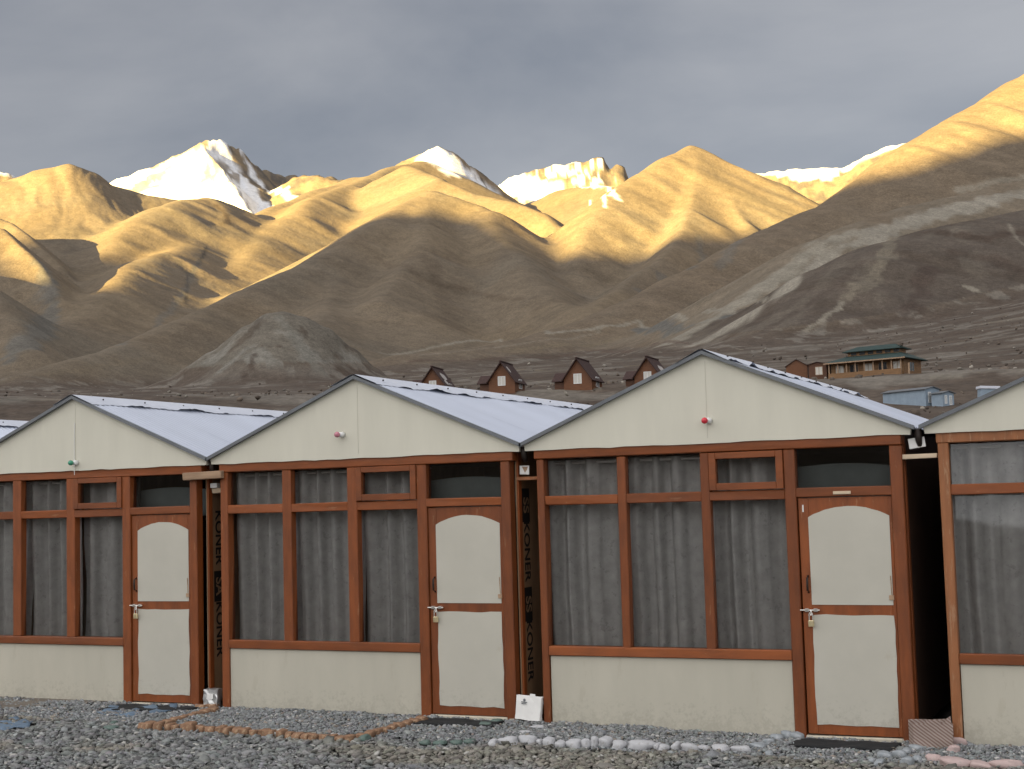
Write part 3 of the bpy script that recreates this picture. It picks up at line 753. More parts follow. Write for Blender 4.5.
def build_hut(h):
    seed = {'far': 1, 'a': 2, 'b': 3, 'c': 4, 'd': 5}[h['n']]; random.seed(seed * 13)
    r = empty('hut', (h['x'], 0, 0)); tag(r, LABELS[h['n']], 'hut', 'cream cabins in a row on the gravel')
    D = 5.6
    W_, Wr = M['wood'], M['wood_rail']
    zb0, zb1 = 2.09, 2.185                      # top beam
    # posts
    o3, o4, db = {'a': (-.03, -.045, .01), 'b': (-.018, -.02, .01), 'c': (.006, .008, -.02), 'd': (0, 0, -.02), 'far': (0, 0, .01)}[h['n']]
    P_ = [(0, .075), (.665, .755), (1.33, 1.425), (2.035 + o3, 2.125 + o3), (2.825 + o4, HW + o4)]
    if h['n'] in 'cd': P_[1], P_[2] = (.70, .772), (1.385, 1.458)
    for i, (a, b) in enumerate(P_):
        z0 = -.07 if i in (0, 3, 4) else .586
        a_, b_ = a + random.uniform(-.006, .006), b + random.uniform(-.006, .006)
        y1 = .085 if i in (1, 2) else .10
        MB().box(a_, b_, 0 + .001 * i, y1, z0, zb0 - .002, .006, .003).build('post', M['wood_raw'] if (h['n'] == 'd' and i == 0) else W_, r)
    MB().box(-.012, HW + .012, -.004, .10, zb0, zb1, .006, .004).build('top_beam', M['wood_raw'] if h['n'] == 'd' else Wr, r)
    # sill and transom rails butt between the posts
    for a, b in ((P_[0][1], P_[1][0]), (P_[1][1], P_[2][0]), (P_[2][1], P_[3][0])):
        MB().box(a - .004, b + .004, .006, .08, 1.715, 1.79, .006, .003).build('rail', Wr, r)
    MB().box(P_[0][1] - .004, P_[3][0] + .004, -.004, .09, .515, .588, .006, .003).build('sill', Wr, r)
    MB().box(P_[3][1] - .004, P_[4][0] + .004, .004, .085, 1.725, 1.795, .006, .003).build('lintel', Wr, r)
    # panes: three big, two small above, the vent and the transom light
    for k in range(3):
        a, b = P_[k][1] + .001, P_[k + 1][0] - .001
        pane(a, b, .59, 1.715, r)
        if k < 2: pane(a, b, 1.79, zb0, r)
        zt = 2.078
        curtain(a - .05, b + .05, .5, zt, seed * 31 + k * 7, r)
    vx0, vx1 = P_[2][1] + .002, P_[3][0] - .002
    f = MB()
    f.box(vx0, vx0 + .055, -.012, .06, 1.795, 2.085, .004); f.box(vx1 - .055, vx1, -.012, .06, 1.795, 2.085, .004)
    f.box(vx0 + .055, vx1 - .055, -.011, .06, 1.795, 1.85, .004); f.box(vx0 + .055, vx1 - .055, -.011, .06, 2.037, 2.085, .004)
    vf = f.build('vent_window', Wr, r)
    pane(vx0 + .055, vx1 - .055, 1.85, 2.037, vf, .058, .02)
    pane(P_[3][1], P_[4][0], 1.795, zb0, r, .05)
    MB().tube([(.06, .20, 2.058), (2.05, .20, 2.058)], .012, 10).build('curtain_rod', M['white_pl'], r, True)
    # walls below and above
    lp = MB(); rough_strip(lp, P_[0][1] + .002, P_[3][0] - .002, -.09, .516, .018, .07, .003, 20, 't'); lp.build('lower_panel', M['cream_low'], r)
    half, mid, ze, za = 1.555, HW / 2, 2.215, 2.865
    g = MB()
    bot = [(x, 2.162 + random.uniform(-.004, .005)) for x in np.linspace(mid - half + .02, mid + half - .02, 26)]
    pts = bot + [(mid + half - .012, ze - .005), (mid + .03, za - .012), (mid - .03, za - .012), (mid - half + .012, ze - .005)]
    g.prism(pts, -.02, .035)
    ga = g.build('gable', M['cream'], r)
    MB().box(mid + .013, mid + .016, -.0215, -.0195, 2.20, 2.80, 0).build('seam', M['cream_low'], ga)
    # door
    d0, d1 = P_[3][1] + .006, P_[4][0] - .006
    dr = MB()
    st = .075
    p0, p1 = d0 + st + .003, d1 - .030
    yf = .022
    dr.box(d0, p0, yf, .062, db, 1.72, .003, .002); dr.box(p1, d1, yf, .062, db, 1.72, .003, .002)
    dr.box(p0, p1, yf + .001, .06, db, db + .075, .002); dr.box(p0, p1, yf + .001, .06, .85, .93, .002)
    # arched head
    n = 14; arc = [(p0 + (p1 - p0) * i / n, 1.575 + .075 * (1 - (2 * i / n - 1) ** 2)) for i in range(n + 1)]
    dr.prism(arc + [(p1, 1.72), (p0, 1.72)], yf + .001, .06)
    do = dr.build('door', M['wood'], r)
    e = .008
    low = rough_poly([(p0 - e, db + .07), (p1 + e, db + .07), (p1 + e, .853), (p0 - e, .853)], .09, .005)
    MB().prism(low, yf - .004, .05).build('door_panel', M['door_panel'], do)
    up = [(p0 - e, .927)] + [(p1 + e, .927)] + [(a + (e if a > (p0 + p1) / 2 else -e), z + .003) for a, z in arc[::-1]]
    up = [(a + random.uniform(-.002, .002), z + random.uniform(-.002, .002)) for a, z in up]
    MB().prism(up, yf - .004, .05).build('door_panel', M['door_panel'], do)
    # sliding bolt, padlock, pull handle
    b = MB(); b.tube([(d0 - .015, yf - .018, .888), (d0 + .13, yf - .018, .888)], .006)
    b.box(d0 + .02, d0 + .05, yf - .024, yf, .876, .90, .002); b.box(d0 + .085, d0 + .115, yf - .024, yf, .876, .90, .002)
    b.tube([(d0 + .066, yf - .02, .888), (d0 + .066, yf - .03, .850)], .006)
    bo = b.build('bolt', M['steel'], do)
    if h['n'] != 'far':
        pl = MB(); pl.box(d0 + .045, d0 + .087, yf - .045, yf - .022, .768, .815, .004)
        pk = pl.build('padlock', M['brass'], do)
        k = MB(); k.tube([(d0 + .053, yf - .033, .81), (d0 + .053, yf - .033, .855), (d0 + .058, yf - .033, .87), (d0 + .066, yf - .033, .875), (d0 + .074, yf - .033, .87), (d0 + .079, yf - .033, .855), (d0 + .079, yf - .033, .81)], .0045)
        k.build('shackle', M['steel'], pk)
    MB().tube([(d0 + .05, yf, 1.02), (d0 + .05, yf - .03, 1.035), (d0 + .05, yf - .034, 1.08), (d0 + .05, yf - .03, 1.125), (d0 + .05, yf, 1.14)], .008).build('door_handle', M['black_iron'], do, True)
    # added board whose colour and outline imitate a hill reflected in the transom pane
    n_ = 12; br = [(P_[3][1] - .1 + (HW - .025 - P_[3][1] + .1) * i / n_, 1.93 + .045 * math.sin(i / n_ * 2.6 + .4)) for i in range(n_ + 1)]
    MB().prism([(br[-1][0], 1.70), (br[0][0], 1.70)] + br, .24, .25).build('reflection_board', M['hill_reflection'], r)
    lt = MB(); lt.tube([(d1 - .03, yf - .004, .99), (d1 - .034, yf - .008, 1.14)], .0035); lt.box(d1 - .05, d1 - .015, yf - .012, yf, .965, 1.0, .002)
    lt.build('door_latch', M['plank'], do)
    MB().box(P_[3][0] + .01, P_[4][1] - .01, .004, .14, -.10, db - .008, .008, .004).build('threshold', M['cement'], r)
    if h['n'] == 'c':
        MB().box(d0 + .27, d0 + .40, -.004, .004, 1.742, 1.765, .001).build('number_plate', M['plank_pale'], r)
        Mx = Matrix.Translation((d0 + .035, yf - .0015, 1.64)) @ Matrix.Rotation(math.pi / 2, 4, 'X')
        text_mesh('door_number', '1', .075, M['white_pl'], do, Mx)
    # side and back walls, floor, ceiling
    for sx, nm in ((.0, 'l'), (HW - .012, 'r')):
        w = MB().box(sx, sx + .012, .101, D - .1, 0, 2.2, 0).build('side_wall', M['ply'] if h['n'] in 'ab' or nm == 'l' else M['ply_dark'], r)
        if nm == 'r':
            MB().box(sx + .0125, sx + .03, .098, .16, -.06, 2.16, .003).build('side_batten', M['wood'], w)
            if h['n'] in ('a', 'b'):
                # stencilled lettering running down the plywood
                for txt, zc, yc, blk in (('KONER', 1.50, .27, False), ('SA', 1.05, .27, True), ('KONER', .66, .27, False)) if h['n'] == 'a' else (('SS', 1.72, .27, True), ('KONER', 1.34, .27, False), ('SS', .90, .27, True), ('KONER', .52, .27, False)):
                    B = Matrix(((0, 0, 1), (0, 1, 0), (-1, 0, 0))).to_4x4()      # letters lie on the wall, reading downwards
                    Mx = Matrix.Translation((sx + .0135, yc, zc)) @ Matrix(((0, 0, 1, 0), (0, 1, 0, 0), (-1, 0, 0, 0), (0, 0, 0, 1)))
                    if blk:
                        MB().box(sx + .0122, sx + .0132, yc - .075, yc + .075, zc - .14, zc + .14, 0).build('stencil_block', M['ink'], w)
                        text_mesh('lettering', txt, .15, M['ply'], w, Mx)
                    else:
                        text_mesh('lettering', txt, .15, M['ink'], w, Mx)
    bk = MB(); bk.prism([(0.012, 0), (HW - .012, 0), (HW - .012, 2.2), (mid, za - .09), (0.012, 2.2)], D - .14, D - .1); bk.build('back_wall', M['inside'], r)
    inr = MB().box(.02, HW - .02, .3, D - .15, 2.186, 2.195, 0)
    inr.build('ceiling', M['inside'], r)
    MB().box(.02, HW - .02, .15, D - .15, -.03, .012, 0).build('floor', M['inside'], r)
    # roof
    V1, F1 = corrugated(mid, za, mid + half + .012, ze, -.055, D)
    V2, F2 = corrugated(mid, za, mid - half - .012, ze, -.055, D)
    me = np_mesh('roof', np.concatenate([V1, V2]), np.concatenate([F1, F2 + len(V1)]))
    ro = link('roof', me, M['roof'], r, True)
    # rake flashing along the front edge
    for s in (1, -1):
        k = half + .016
        a, b_ = (mid, za + .014), (mid + s * k, ze + .010)
        t = MB(); t.prism([a, b_, (b_[0], b_[1] - .030), (a[0], a[1] - .030)], -.062, -.030)
        t.build('rake_trim', M['trim'], ro)
    # ridge cap: a folded sheet that lifts off the corrugations in places
    ys = np.linspace(-.07, D + .01, 120); rs = np.random.default_rng(seed)
    sl = (ze - za) / half
    V = []; off = .012 + .034 * np.clip(fbm(ys * 2.3, ys * 0 + seed, 4, seed) + .2, 0, 1.1) + .003 * np.sin(ys / .076 * 2 * np.pi)
    lift0 = .012
    for y_, o in zip(ys, off):
        wv = .215 + .012 * math.sin(y_ * 9 + seed) + rs.uniform(-.005, .005)
        V += [(mid - wv, y_, za + sl * wv + o), (mid - .02, y_, za + sl * .02 + lift0 + .018), (mid + .02, y_, za + sl * .02 + lift0 + .018), (mid + wv, y_, za + sl * wv + o)]
    cap = link('ridge_cap', np_mesh('ridge_cap', V, grid_faces(120, 4)), M['cap'], ro)
    for y_ in np.arange(.25, D, .62):
        MB().ball((mid + .12, y_, za + sl * .12 + .034), .009, 1).build('cap_bolt', M['black_iron'], ro)
    # bulb on the gable
    if h['bulb']:
        bz = {'a': 2.235, 'b': 2.372, 'c': 2.333, 'd': 2.35}[h['n']]; bx = mid + .015 if h['n'] != 'b' else mid - .155
        hh = MB().tube([(bx + .018, -.02, bz), (bx + .012, -.065, bz)], [.027, .021], 16)
        ho = hh.build('bulb_holder', M['white_pl'], r, True)
        MB().ball((bx, -.088, bz), .025, 3, (1, 1.15, 1)).build('bulb', M['bulb_' + h['bulb']], ho, True)
        if h['n'] == 'a': MB().tube([(mid + .005, -.024, 2.62), (mid + .003, -.027, 2.4), (mid + .008, -.03, 2.12)], .003, 6).build('bulb_wire', M['white_pl'], ho)
    return r

for h in HUTS: build_hut(h)
build_ground(); build_gravel()


# ------------------------------------------------------------------ things between and before the huts
G_AB, G_BC, G_CD = (-8.03, -7.81), (-4.905, -4.69), (-1.78, -1.51)
def plank(x0, x1, y, z0, z1, mat, label, rot=0):
    mb = MB().box(-(x1 - x0) / 2, (x1 - x0) / 2, -.03, .03, -(z1 - z0) / 2, (z1 - z0) / 2, .004, .004)
    o = mb.build('plank', M[mat]); o.location = ((x0 + x1) / 2, y, (z0 + z1) / 2); o.rotation_euler = (0, rot, 0)
    return tag(o, label, 'plank')
plank(-8.18, -7.76, -.036, 2.03, 2.10, 'plank', 'weathered plank nailed across the top of the leftmost dark gap', -.02)
plank(-8.005, -7.83, .16, 1.905, 1.95, 'plank_pale', 'short cream batten just under the weathered plank in the leftmost gap', -.03)
plank(-4.90, -4.70, .12, 1.925, 1.955, 'wood_raw', 'brown shelf board in the gap left of the hut with a red bulb')
plank(-1.775, -1.52, .05, 1.985, 2.02, 'plank_pale', 'pale wooden batten across the gap at the far right')
def little(name, x, y, z, w, h, d, mat, label, cat, rot=0, parts=()):
    o = MB().box(-w / 2, w / 2, -d / 2, d / 2, -h / 2, h / 2, .003, .002).build(name, M[mat]); o.location = (x, y, z); o.rotation_euler = (0, rot, 0)
    tag(o, label, cat)
    for nm, m_, (a, b, c_, d_) in parts:
        MB().prism([(a, c_), (b, c_), (b, d_), (a, d_)] if nm != 'mark' else [(a, d_), (b, d_), (b - .01, c_ + .02), ((a + b) / 2, c_)], -d / 2 - .003, -d / 2 + .001).build(nm, M[m_], o)
    return o
little('junction_box', -7.965, .13, 1.975, .075, .045, .05, 'white_pl', 'small white box under the weathered plank of the leftmost gap', 'box')
little('paper_label', -4.83, .10, 2.01, .085, .075, .01, 'card', 'white square with a tan mark above the brown shelf in the middle gap', 'label', .04, [('mark', 'plank', (-.02, .033, -.02, .028))])
little('paper_sheet', -1.66, .04, 2.10, .12, .075, .006, 'card', 'blank white sheet pinned above the pale batten at the far right gap', 'paper', -.12)
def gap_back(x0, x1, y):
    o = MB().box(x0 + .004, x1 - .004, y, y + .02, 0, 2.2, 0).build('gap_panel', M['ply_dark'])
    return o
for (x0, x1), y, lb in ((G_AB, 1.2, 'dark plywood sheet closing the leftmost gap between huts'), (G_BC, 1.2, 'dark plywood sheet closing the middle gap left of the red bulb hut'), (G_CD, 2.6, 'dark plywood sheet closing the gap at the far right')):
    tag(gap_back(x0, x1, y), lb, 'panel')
for (x0, x1), lb in ((G_AB, 'black downpipe hanging under the leftmost roof valley'), (G_BC, 'black downpipe hanging under the middle roof valley'), (G_CD, 'black downpipe hanging under the right roof valley')):
    c = (x0 + x1) / 2
    o = MB().tube([(c, .02, 2.20), (c, .03, 2.12), (c + .004, .05, 2.08)], [.028, .024, .02], 10).build('downpipe', M['black_iron'], None, True)
    tag(o, lb, 'pipe')

# door mats
for (a, b), lb in zip(MATS, ('black door mat on the gravel before the leftmost door', 'black door mat beside the orange bricks at the middle door', 'black door mat below the door marked 1')):
    n, k = 26, 12; U, Vv = np.meshgrid(np.linspace(0, 1, n), np.linspace(0, 1, k))
    x = a + (b - a) * U + .012 * np.sin(Vv * 5 + a); y = -.40 + .31 * Vv + .012 * np.sin(U * 6 + a)
    z = g0(x) + .016 + .012 * fbm(U * 3, Vv * 2, 2, int(-a * 10)) + .006
    V = np.stack([x, y, z], -1).reshape(-1, 3); Fq = grid_faces(k, n)
    me = np_mesh('door_mat', V, Fq); o = link('door_mat', me, M['mat'], None, True)
    md = o.modifiers.new('thick', 'SOLIDIFY'); md.thickness = .014
    tag(o, lb, 'door mat', 'black mats before the hut doors')

# tin, carton and striped box in the feet of the gaps
def crumple(mb, sub, amp):
    bmesh.ops.subdivide_edges(mb.bm, edges=mb.bm.edges[:], cuts=sub, use_grid_fill=True)
    for v in mb.bm.verts: v.co += Vector([random.uniform(-amp, amp) for _ in range(3)])
    return mb
random.seed(77)
o = crumple(MB().box(-.068, .068, -.05, .05, 0, .155, 0), 3, .006).build('tin', M['tin']); o.location = (-7.945, .03, -.01); o.rotation_euler = (0, .02, .2)
tag(o, 'crumpled silver tin standing in the foot of the leftmost gap', 'tin')
MB().prism([(-.035, .07), (.03, .075), (.032, .12), (-.03, .118)], -.058, -.053).build('label', M['card'], o)

o = crumple(MB().box(-.105, .105, -.03, .03, 0, .19, 0), 3, .004).build('carton', M['card']); o.location = (-4.80, -.03, .0); o.rotation_euler = (-.12, .08, .1)
tag(o, 'white carton with a small grey mark leaning in the middle gap', 'carton')
MB().box(-.062, -.012, -.0375, -.034, .135, .142, 0).build('printed_line', M['trim'], o)
MB().box(-.058, -.016, -.0375, -.034, .123, .129, 0).build('printed_line', M['trim'], o)
MB().ball((-.037, -.034, .155), .011, 2, (1, .3, 1)).build('printed_mark', M['trim'], o)
MB().box(.005, .05, -.03, -.026, .186, .208, .001).build('flap', M['card'], o)

def stripe_mat():
    m, N, L, b = mat_new('striped_card')
    tc = N.new('ShaderNodeTexCoord'); mp = N.new('ShaderNodeMapping'); mp.inputs['Rotation'].default_value = (0, R(-38), 0); mp.inputs['Scale'].default_value = (1, .25, 1)
    L.new(tc.outputs['Object'], mp.inputs[0])
    w = N.new('ShaderNodeTexWave'); w.bands_direction = 'Z'; w.inputs['Scale'].default_value = 16; w.inputs['Distortion'].default_value = 1.2
    L.new(mp.outputs[0], w.inputs['Vector'])
    r = N.new('ShaderNodeValToRGB'); r.color_ramp.elements[0].color = (.20, .125, .10, 1); r.color_ramp.elements[1].color = (.35, .29, .255, 1)
    r.color_ramp.elements[0].position = .42; r.color_ramp.elements[1].position = .55
    L.new(w.outputs[0], r.inputs[0]); L.new(r.outputs[0], b.inputs['Base Color']); b.inputs['Roughness'].default_value = .8
    return m
ms = stripe_mat()
o = MB(); w_, d_, h_ = .135, .10, .175; t = .006
for a in ((-w_, w_, -d_, -d_ + t), (-w_, w_, d_ - t, d_), (-w_, -w_ + t, -d_ + t, d_ - t), (w_ - t, w_, -d_ + t, d_ - t)): o.box(a[0], a[1], a[2], a[3], 0, h_, 0)
o.box(-w_ + t, w_ - t, -d_ + t, d_ - t, 0, .01, 0)
o = crumple(o, 2, .004).build('cardboard_box', ms); o.location = (-1.645, -.10, -.055); o.rotation_euler = (0, 0, .32)
tag(o, 'open cardboard box with brown diagonal stripes at the foot of the right gap', 'cardboard box')
f = MB(); f.prism([(-.06, .172), (.04, .172), (.06, .20), (-.03, .205)], -.10, -.094); fo = f.build('flap', ms, o)
f = MB(); f.prism([(.08, .17), (.13, .17), (.125, .225), (.10, .21)], -.09, -.084); f.build('flap', ms, o)

# ------------------------------------------------------------------ edging stones
def stone_mesh(name, l, d, h, seed, sq=.7):
    bm = bmesh.new(); bmesh.ops.create_icosphere(bm, subdivisions=3, radius=1)
    rs = random.Random(seed); ph = [rs.uniform(0, 6.28) for _ in range(6)]
    for v in bm.verts:
        c = v.co
        s = 1 + .10 * math.sin(c.x * 3 + ph[0]) + .09 * math.sin(c.y * 3.4 + ph[1] + c.z * 2) + .08 * math.sin(c.z * 4 + ph[2] + c.x * 2) + .06 * math.sin(c.x * 7 + ph[3]) * math.sin(c.y * 6 + ph[4]) + .04 * math.sin(c.z * 11 + ph[5]) * math.sin(c.x * 13 + ph[1])
        f_ = lambda t: math.copysign(abs(t) ** sq, t)
        v.co = Vector((f_(c.x) * l / 2, f_(c.y) * d / 2, f_(c.z) * h / 2)) * s
    me = bpy.data.meshes.new(name); bm.to_mesh(me); bm.free()
    me.polygons.foreach_set('use_smooth', [True] * len(me.polygons))
    return me
ST = {
    'white': plain('whitewashed_stone', (.42, .42, .43), .9, .08, 14, bump=.5, spots=(9, .60, (.30, .29, .27), .7)),
    'orange': plain('orange_brick', (.235, .135, .08), .9, .25, 9, bump=.6, spots=(10, .58, (.42, .30, .19), .7)),
    'pink': plain('pink_washed_stone', (.45, .34, .32), .9, .1, 9, bump=.5, spots=(8, .60, (.36, .31, .28), .7)),
    'blue': plain('bluish_stone', (.26, .28, .295), .9, .18, 9, bump=.5, spots=(8, .58, (.40, .41, .42), .6)),
    'green': plain('green_washed_stone', (.10, .14, .122), .9, .2, 9, bump=.5, spots=(8, .6, (.15, .16, .15), .6))}
def edge(kind, lst, label, group):
    for i, (x, y, wpx, hgt) in enumerate(lst):
        p = on_ground(x, y, .0); p = on_ground(x, y, float(g0(p[0])) + .02); px = F_PX / max(1, (p - EYE) @ FW)
        l = wpx / px
        me = stone_mesh('edging_stone', l * 1.08, max(.09, min(.16, l * .8)), hgt, len(kind) * 101 + i * 7, .42 if kind == 'orange' else .7)
        o = link('edging_stone', me, ST[kind]); o.location = (p[0], p[1], float(g0(p[0])) + .006 + hgt * .24); o.rotation_euler = (random.uniform(-.1, .1), random.uniform(-.1, .1), random.uniform(-.25, .25))
        tag(o, label, 'stone', group)
def s3(lst): return [(480 + a / 5.69, 690 + b / 5.69, w / 5.69, h) for a, b, w, h in lst]
def s4(lst): return [(660 + a / 4.655, 700 + b / 4.655, w / 4.655, h) for a, b, w, h in lst]
def s2(lst): return [(870 + a / 6.65, 700 + b / 6.65, w / 6.65, h) for a, b, w, h in lst]
edge('white', s3([(75, 305, 52, .06), (160, 300, 112, .085), (275, 295, 92, .085), (340, 300, 32, .06), (396, 302, 72, .075), (460, 312, 44, .06), (535, 312, 88, .075), (607, 312, 48, .08), (655, 310, 36, .095), (712, 312, 76, .095), (790, 322, 78, .07), (915, 320, 168, .07), (1012, 325, 40, .06)]) +
     s4([(18, 226, 44, .055), (75, 222, 40, .07), (140, 232, 68, .085), (205, 224, 44, .05), (282, 228, 82, .06), (376, 230, 74, .06)]),
     'whitewashed stone in the row edging the gravel before the red bulb hut', 'whitewashed stones in the edging row')
edge('blue', s4([(455, 212, 76, .045), (505, 196, 60, .05), (545, 178, 62, .06), (598, 168, 60, .07), (640, 172, 52, .07), (510, 252, 34, .055)]), 'pale grey stone in the short row turning towards the door marked 1', 'pale stones turning to the door')
edge('blue', s2([(195, 372, 92, .075), (248, 412, 86, .06), (320, 396, 60, .055), (308, 318, 84, .05), (100, 372, 88, .065), (22, 400, 42, .04), (60, 412, 50, .04), (240, 345, 70, .05)]), 'bluish grey stone in the loose row right of the mat at door 1', 'bluish stones beside the mat')
edge('pink', s2([(580, 288, 108, .085), (556, 332, 88, .06), (430, 398, 108, .07), (572, 425, 190, .075), (740, 434, 128, .055), (912, 432, 200, .07)]), 'pink washed stone edging the gravel at the lower right corner', 'pink stones at the right end')
ob = [(143 + i * 8.6 + random.uniform(-1.5, 1.5), 725.5 + i * .58 + random.uniform(-.4, .4), random.uniform(7, 10), random.uniform(.05, .075)) for i in range(25)]
ob[6] = (190, 729, 13, .10)
edge('orange', ob, 'orange brick bit in the low row before the pink bulb hut', 'orange bricks in the front row')
edge('orange', [(362 + i * 7.5, 737 - i * 2.2, 9, .055) for i in range(9)], 'orange brick bit in the short row slanting up to the middle door', 'orange bricks slanting to the middle door')
edge('orange', [(168 + i * 7.5, 722 - i * 2.1, 9, .045) for i in range(7)] + [(212, 706, 10, .05), (202, 706, 10, .04)], 'orange brick bit in the short row leading to the silver tin', 'orange bricks leading to the tin')
edge('green', [(364, 738, 11, .05), (425, 742, 10, .04), (440, 742, 12, .035), (456, 742, 11, .04), (470, 741, 10, .04), (485, 724, 12, .04), (496, 721, 12, .04)], 'dull green stone among the edging below the middle door', 'green washed stones')
edge('white', s3([(255, 238, 80, .03), (325, 205, 80, .03)]), 'flat whitewashed stone just below the white carton', 'flat white stones below the carton')
edge('green', [(112, 727, 16, .035), (212 - 100, 722, 10, .03)], 'dull green stone left of the orange brick row', 'green stones by the orange bricks')

# scraps of blue sheet half buried at the left
for pts, lb in (([(96, 713), (112, 705), (140, 706), (178, 703), (176, 710), (128, 716)], 'blue plastic sheet half buried beside the leftmost door mat'), ([(0, 719), (18, 718), (33, 721), (28, 727), (0, 728)], 'blue plastic scrap in the gravel at the left edge of the photo')):
    q = [on_ground(x, y, .0) for x, y in pts]
    bm = bmesh.new(); f = bm.faces.new([bm.verts.new(p) for p in q])
    bmesh.ops.triangulate(bm, faces=[f]); bmesh.ops.subdivide_edges(bm, edges=bm.edges[:], cuts=5, use_grid_fill=True)
    for v in bm.verts: v.co.z = -.006 + .03 * float(vnoise(np.array(v.co.x * 9), np.array(v.co.y * 9), 3)) 
    me = bpy.data.meshes.new('sheet'); bm.to_mesh(me); bm.free()
    o = link('plastic_sheet', me, M['tarp'], None, True); md = o.modifiers.new('thick', 'SOLIDIFY'); md.thickness = .003
    tag(o, lb, 'plastic sheet')


# ------------------------------------------------------------------ cabins, lodge and blue huts up the slope
M['log'] = plain('varnished_boards', (.135, .052, .019), .55, .3, 3, bump=.4, stretch=(.4, .4, 6))
M['log_dark'] = plain('dark_boards', (.085, .034, .015), .6, .3, 3, bump=.4, stretch=(.4, .4, 6))
M['shingle'] = plain('dark_red_roof', (.045, .022, .018), .8, .3, 4, bump=.4, spots=(1.1, .58, (.10, .06, .045), .6))
M['lodge_wall'] = plain('lodge_boards', (.20, .108, .047), .6, .3, 3, bump=.4, stretch=(.4, .4, 6))
M['green_roof'] = plain('green_roof', (.020, .041, .036), .65, .25, 1.5)
M['blue_wall'] = plain('pale_blue_boards', (.23, .29, .35), .7, .1, 2)
M['patch'] = plain('bare_roof_patch', (.40, .37, .34), .7, .2, 4)
M['win_dark'] = plain('dark_window', (.03, .035, .04), .15, .1, 2, spec=.6)
M['win_white'] = plain('curtained_window', (.55, .53, .48), .4, .1, 3)

def ground_at(x, y):
    """height of the terrain sheet at a place"""
    az = np.arctan2(TX[400] - EYE[0], TY[400] - EYE[1]); rr = np.hypot(TX[:, 10] - EYE[0], TY[:, 10] - EYE[1])
    a = math.atan2(x - EYE[0], y - EYE[1]); r = math.hypot(x - EYE[0], y - EYE[1])
    return float(TZ[np.argmin(abs(rr - r)), np.argmin(abs(az - a))])

def slab(mb, p, q, r_, s, t=.12):
    """roof slab from four corners, thickened downwards"""
    a = [Vector(v) for v in (p, q, r_, s)]; n = (a[1] - a[0]).cross(a[3] - a[0]).normalized()
    if n.z < 0: n = -n
    b = [v - n * t for v in a]
    A = [mb.bm.verts.new(v) for v in a]; B = [mb.bm.verts.new(v) for v in b]
    mb.bm.faces.new(A); mb.bm.faces.new(B[::-1])
    for i in range(4): mb.bm.faces.new((A[i], B[i], B[(i + 1) % 4], A[(i + 1) % 4]))
    return mb

def window(root, x, y, z, w, h, axis, mat='win_white', frame='white_pl'):
    f = MB(); t = .07
    def bx(mb, a0, a1, z0, z1, d0, d1):
        if axis == 'y': mb.box(a0, a1, y + d0, y + d1, z0, z1, 0)
        else: mb.box(x + d0, x + d1, a0, a1, z0, z1, 0)
    c = x if axis == 'y' else y; s = -1 if axis == 'y' else 1
    lo, hi = sorted((s * .05, -s * .02))
    bx(f, c - w / 2, c - w / 2 + t, z, z + h, lo, hi); bx(f, c + w / 2 - t, c + w / 2, z, z + h, lo, hi)
    bx(f, c - w / 2 + t, c + w / 2 - t, z, z + t, lo, hi); bx(f, c - w / 2 + t, c + w / 2 - t, z + h - t, z + h, lo, hi)
    bx(f, c - .03, c + .03, z + t, z + h - t, lo, hi)
    fo = f.build('window', M[frame], root)
    g = MB(); lo, hi = sorted((s * .02, -s * .02)); bx(g, c - w / 2 + t, c + w / 2 - t, z + t, z + h - t, lo, hi)
    g.build('pane', M[mat], fo)

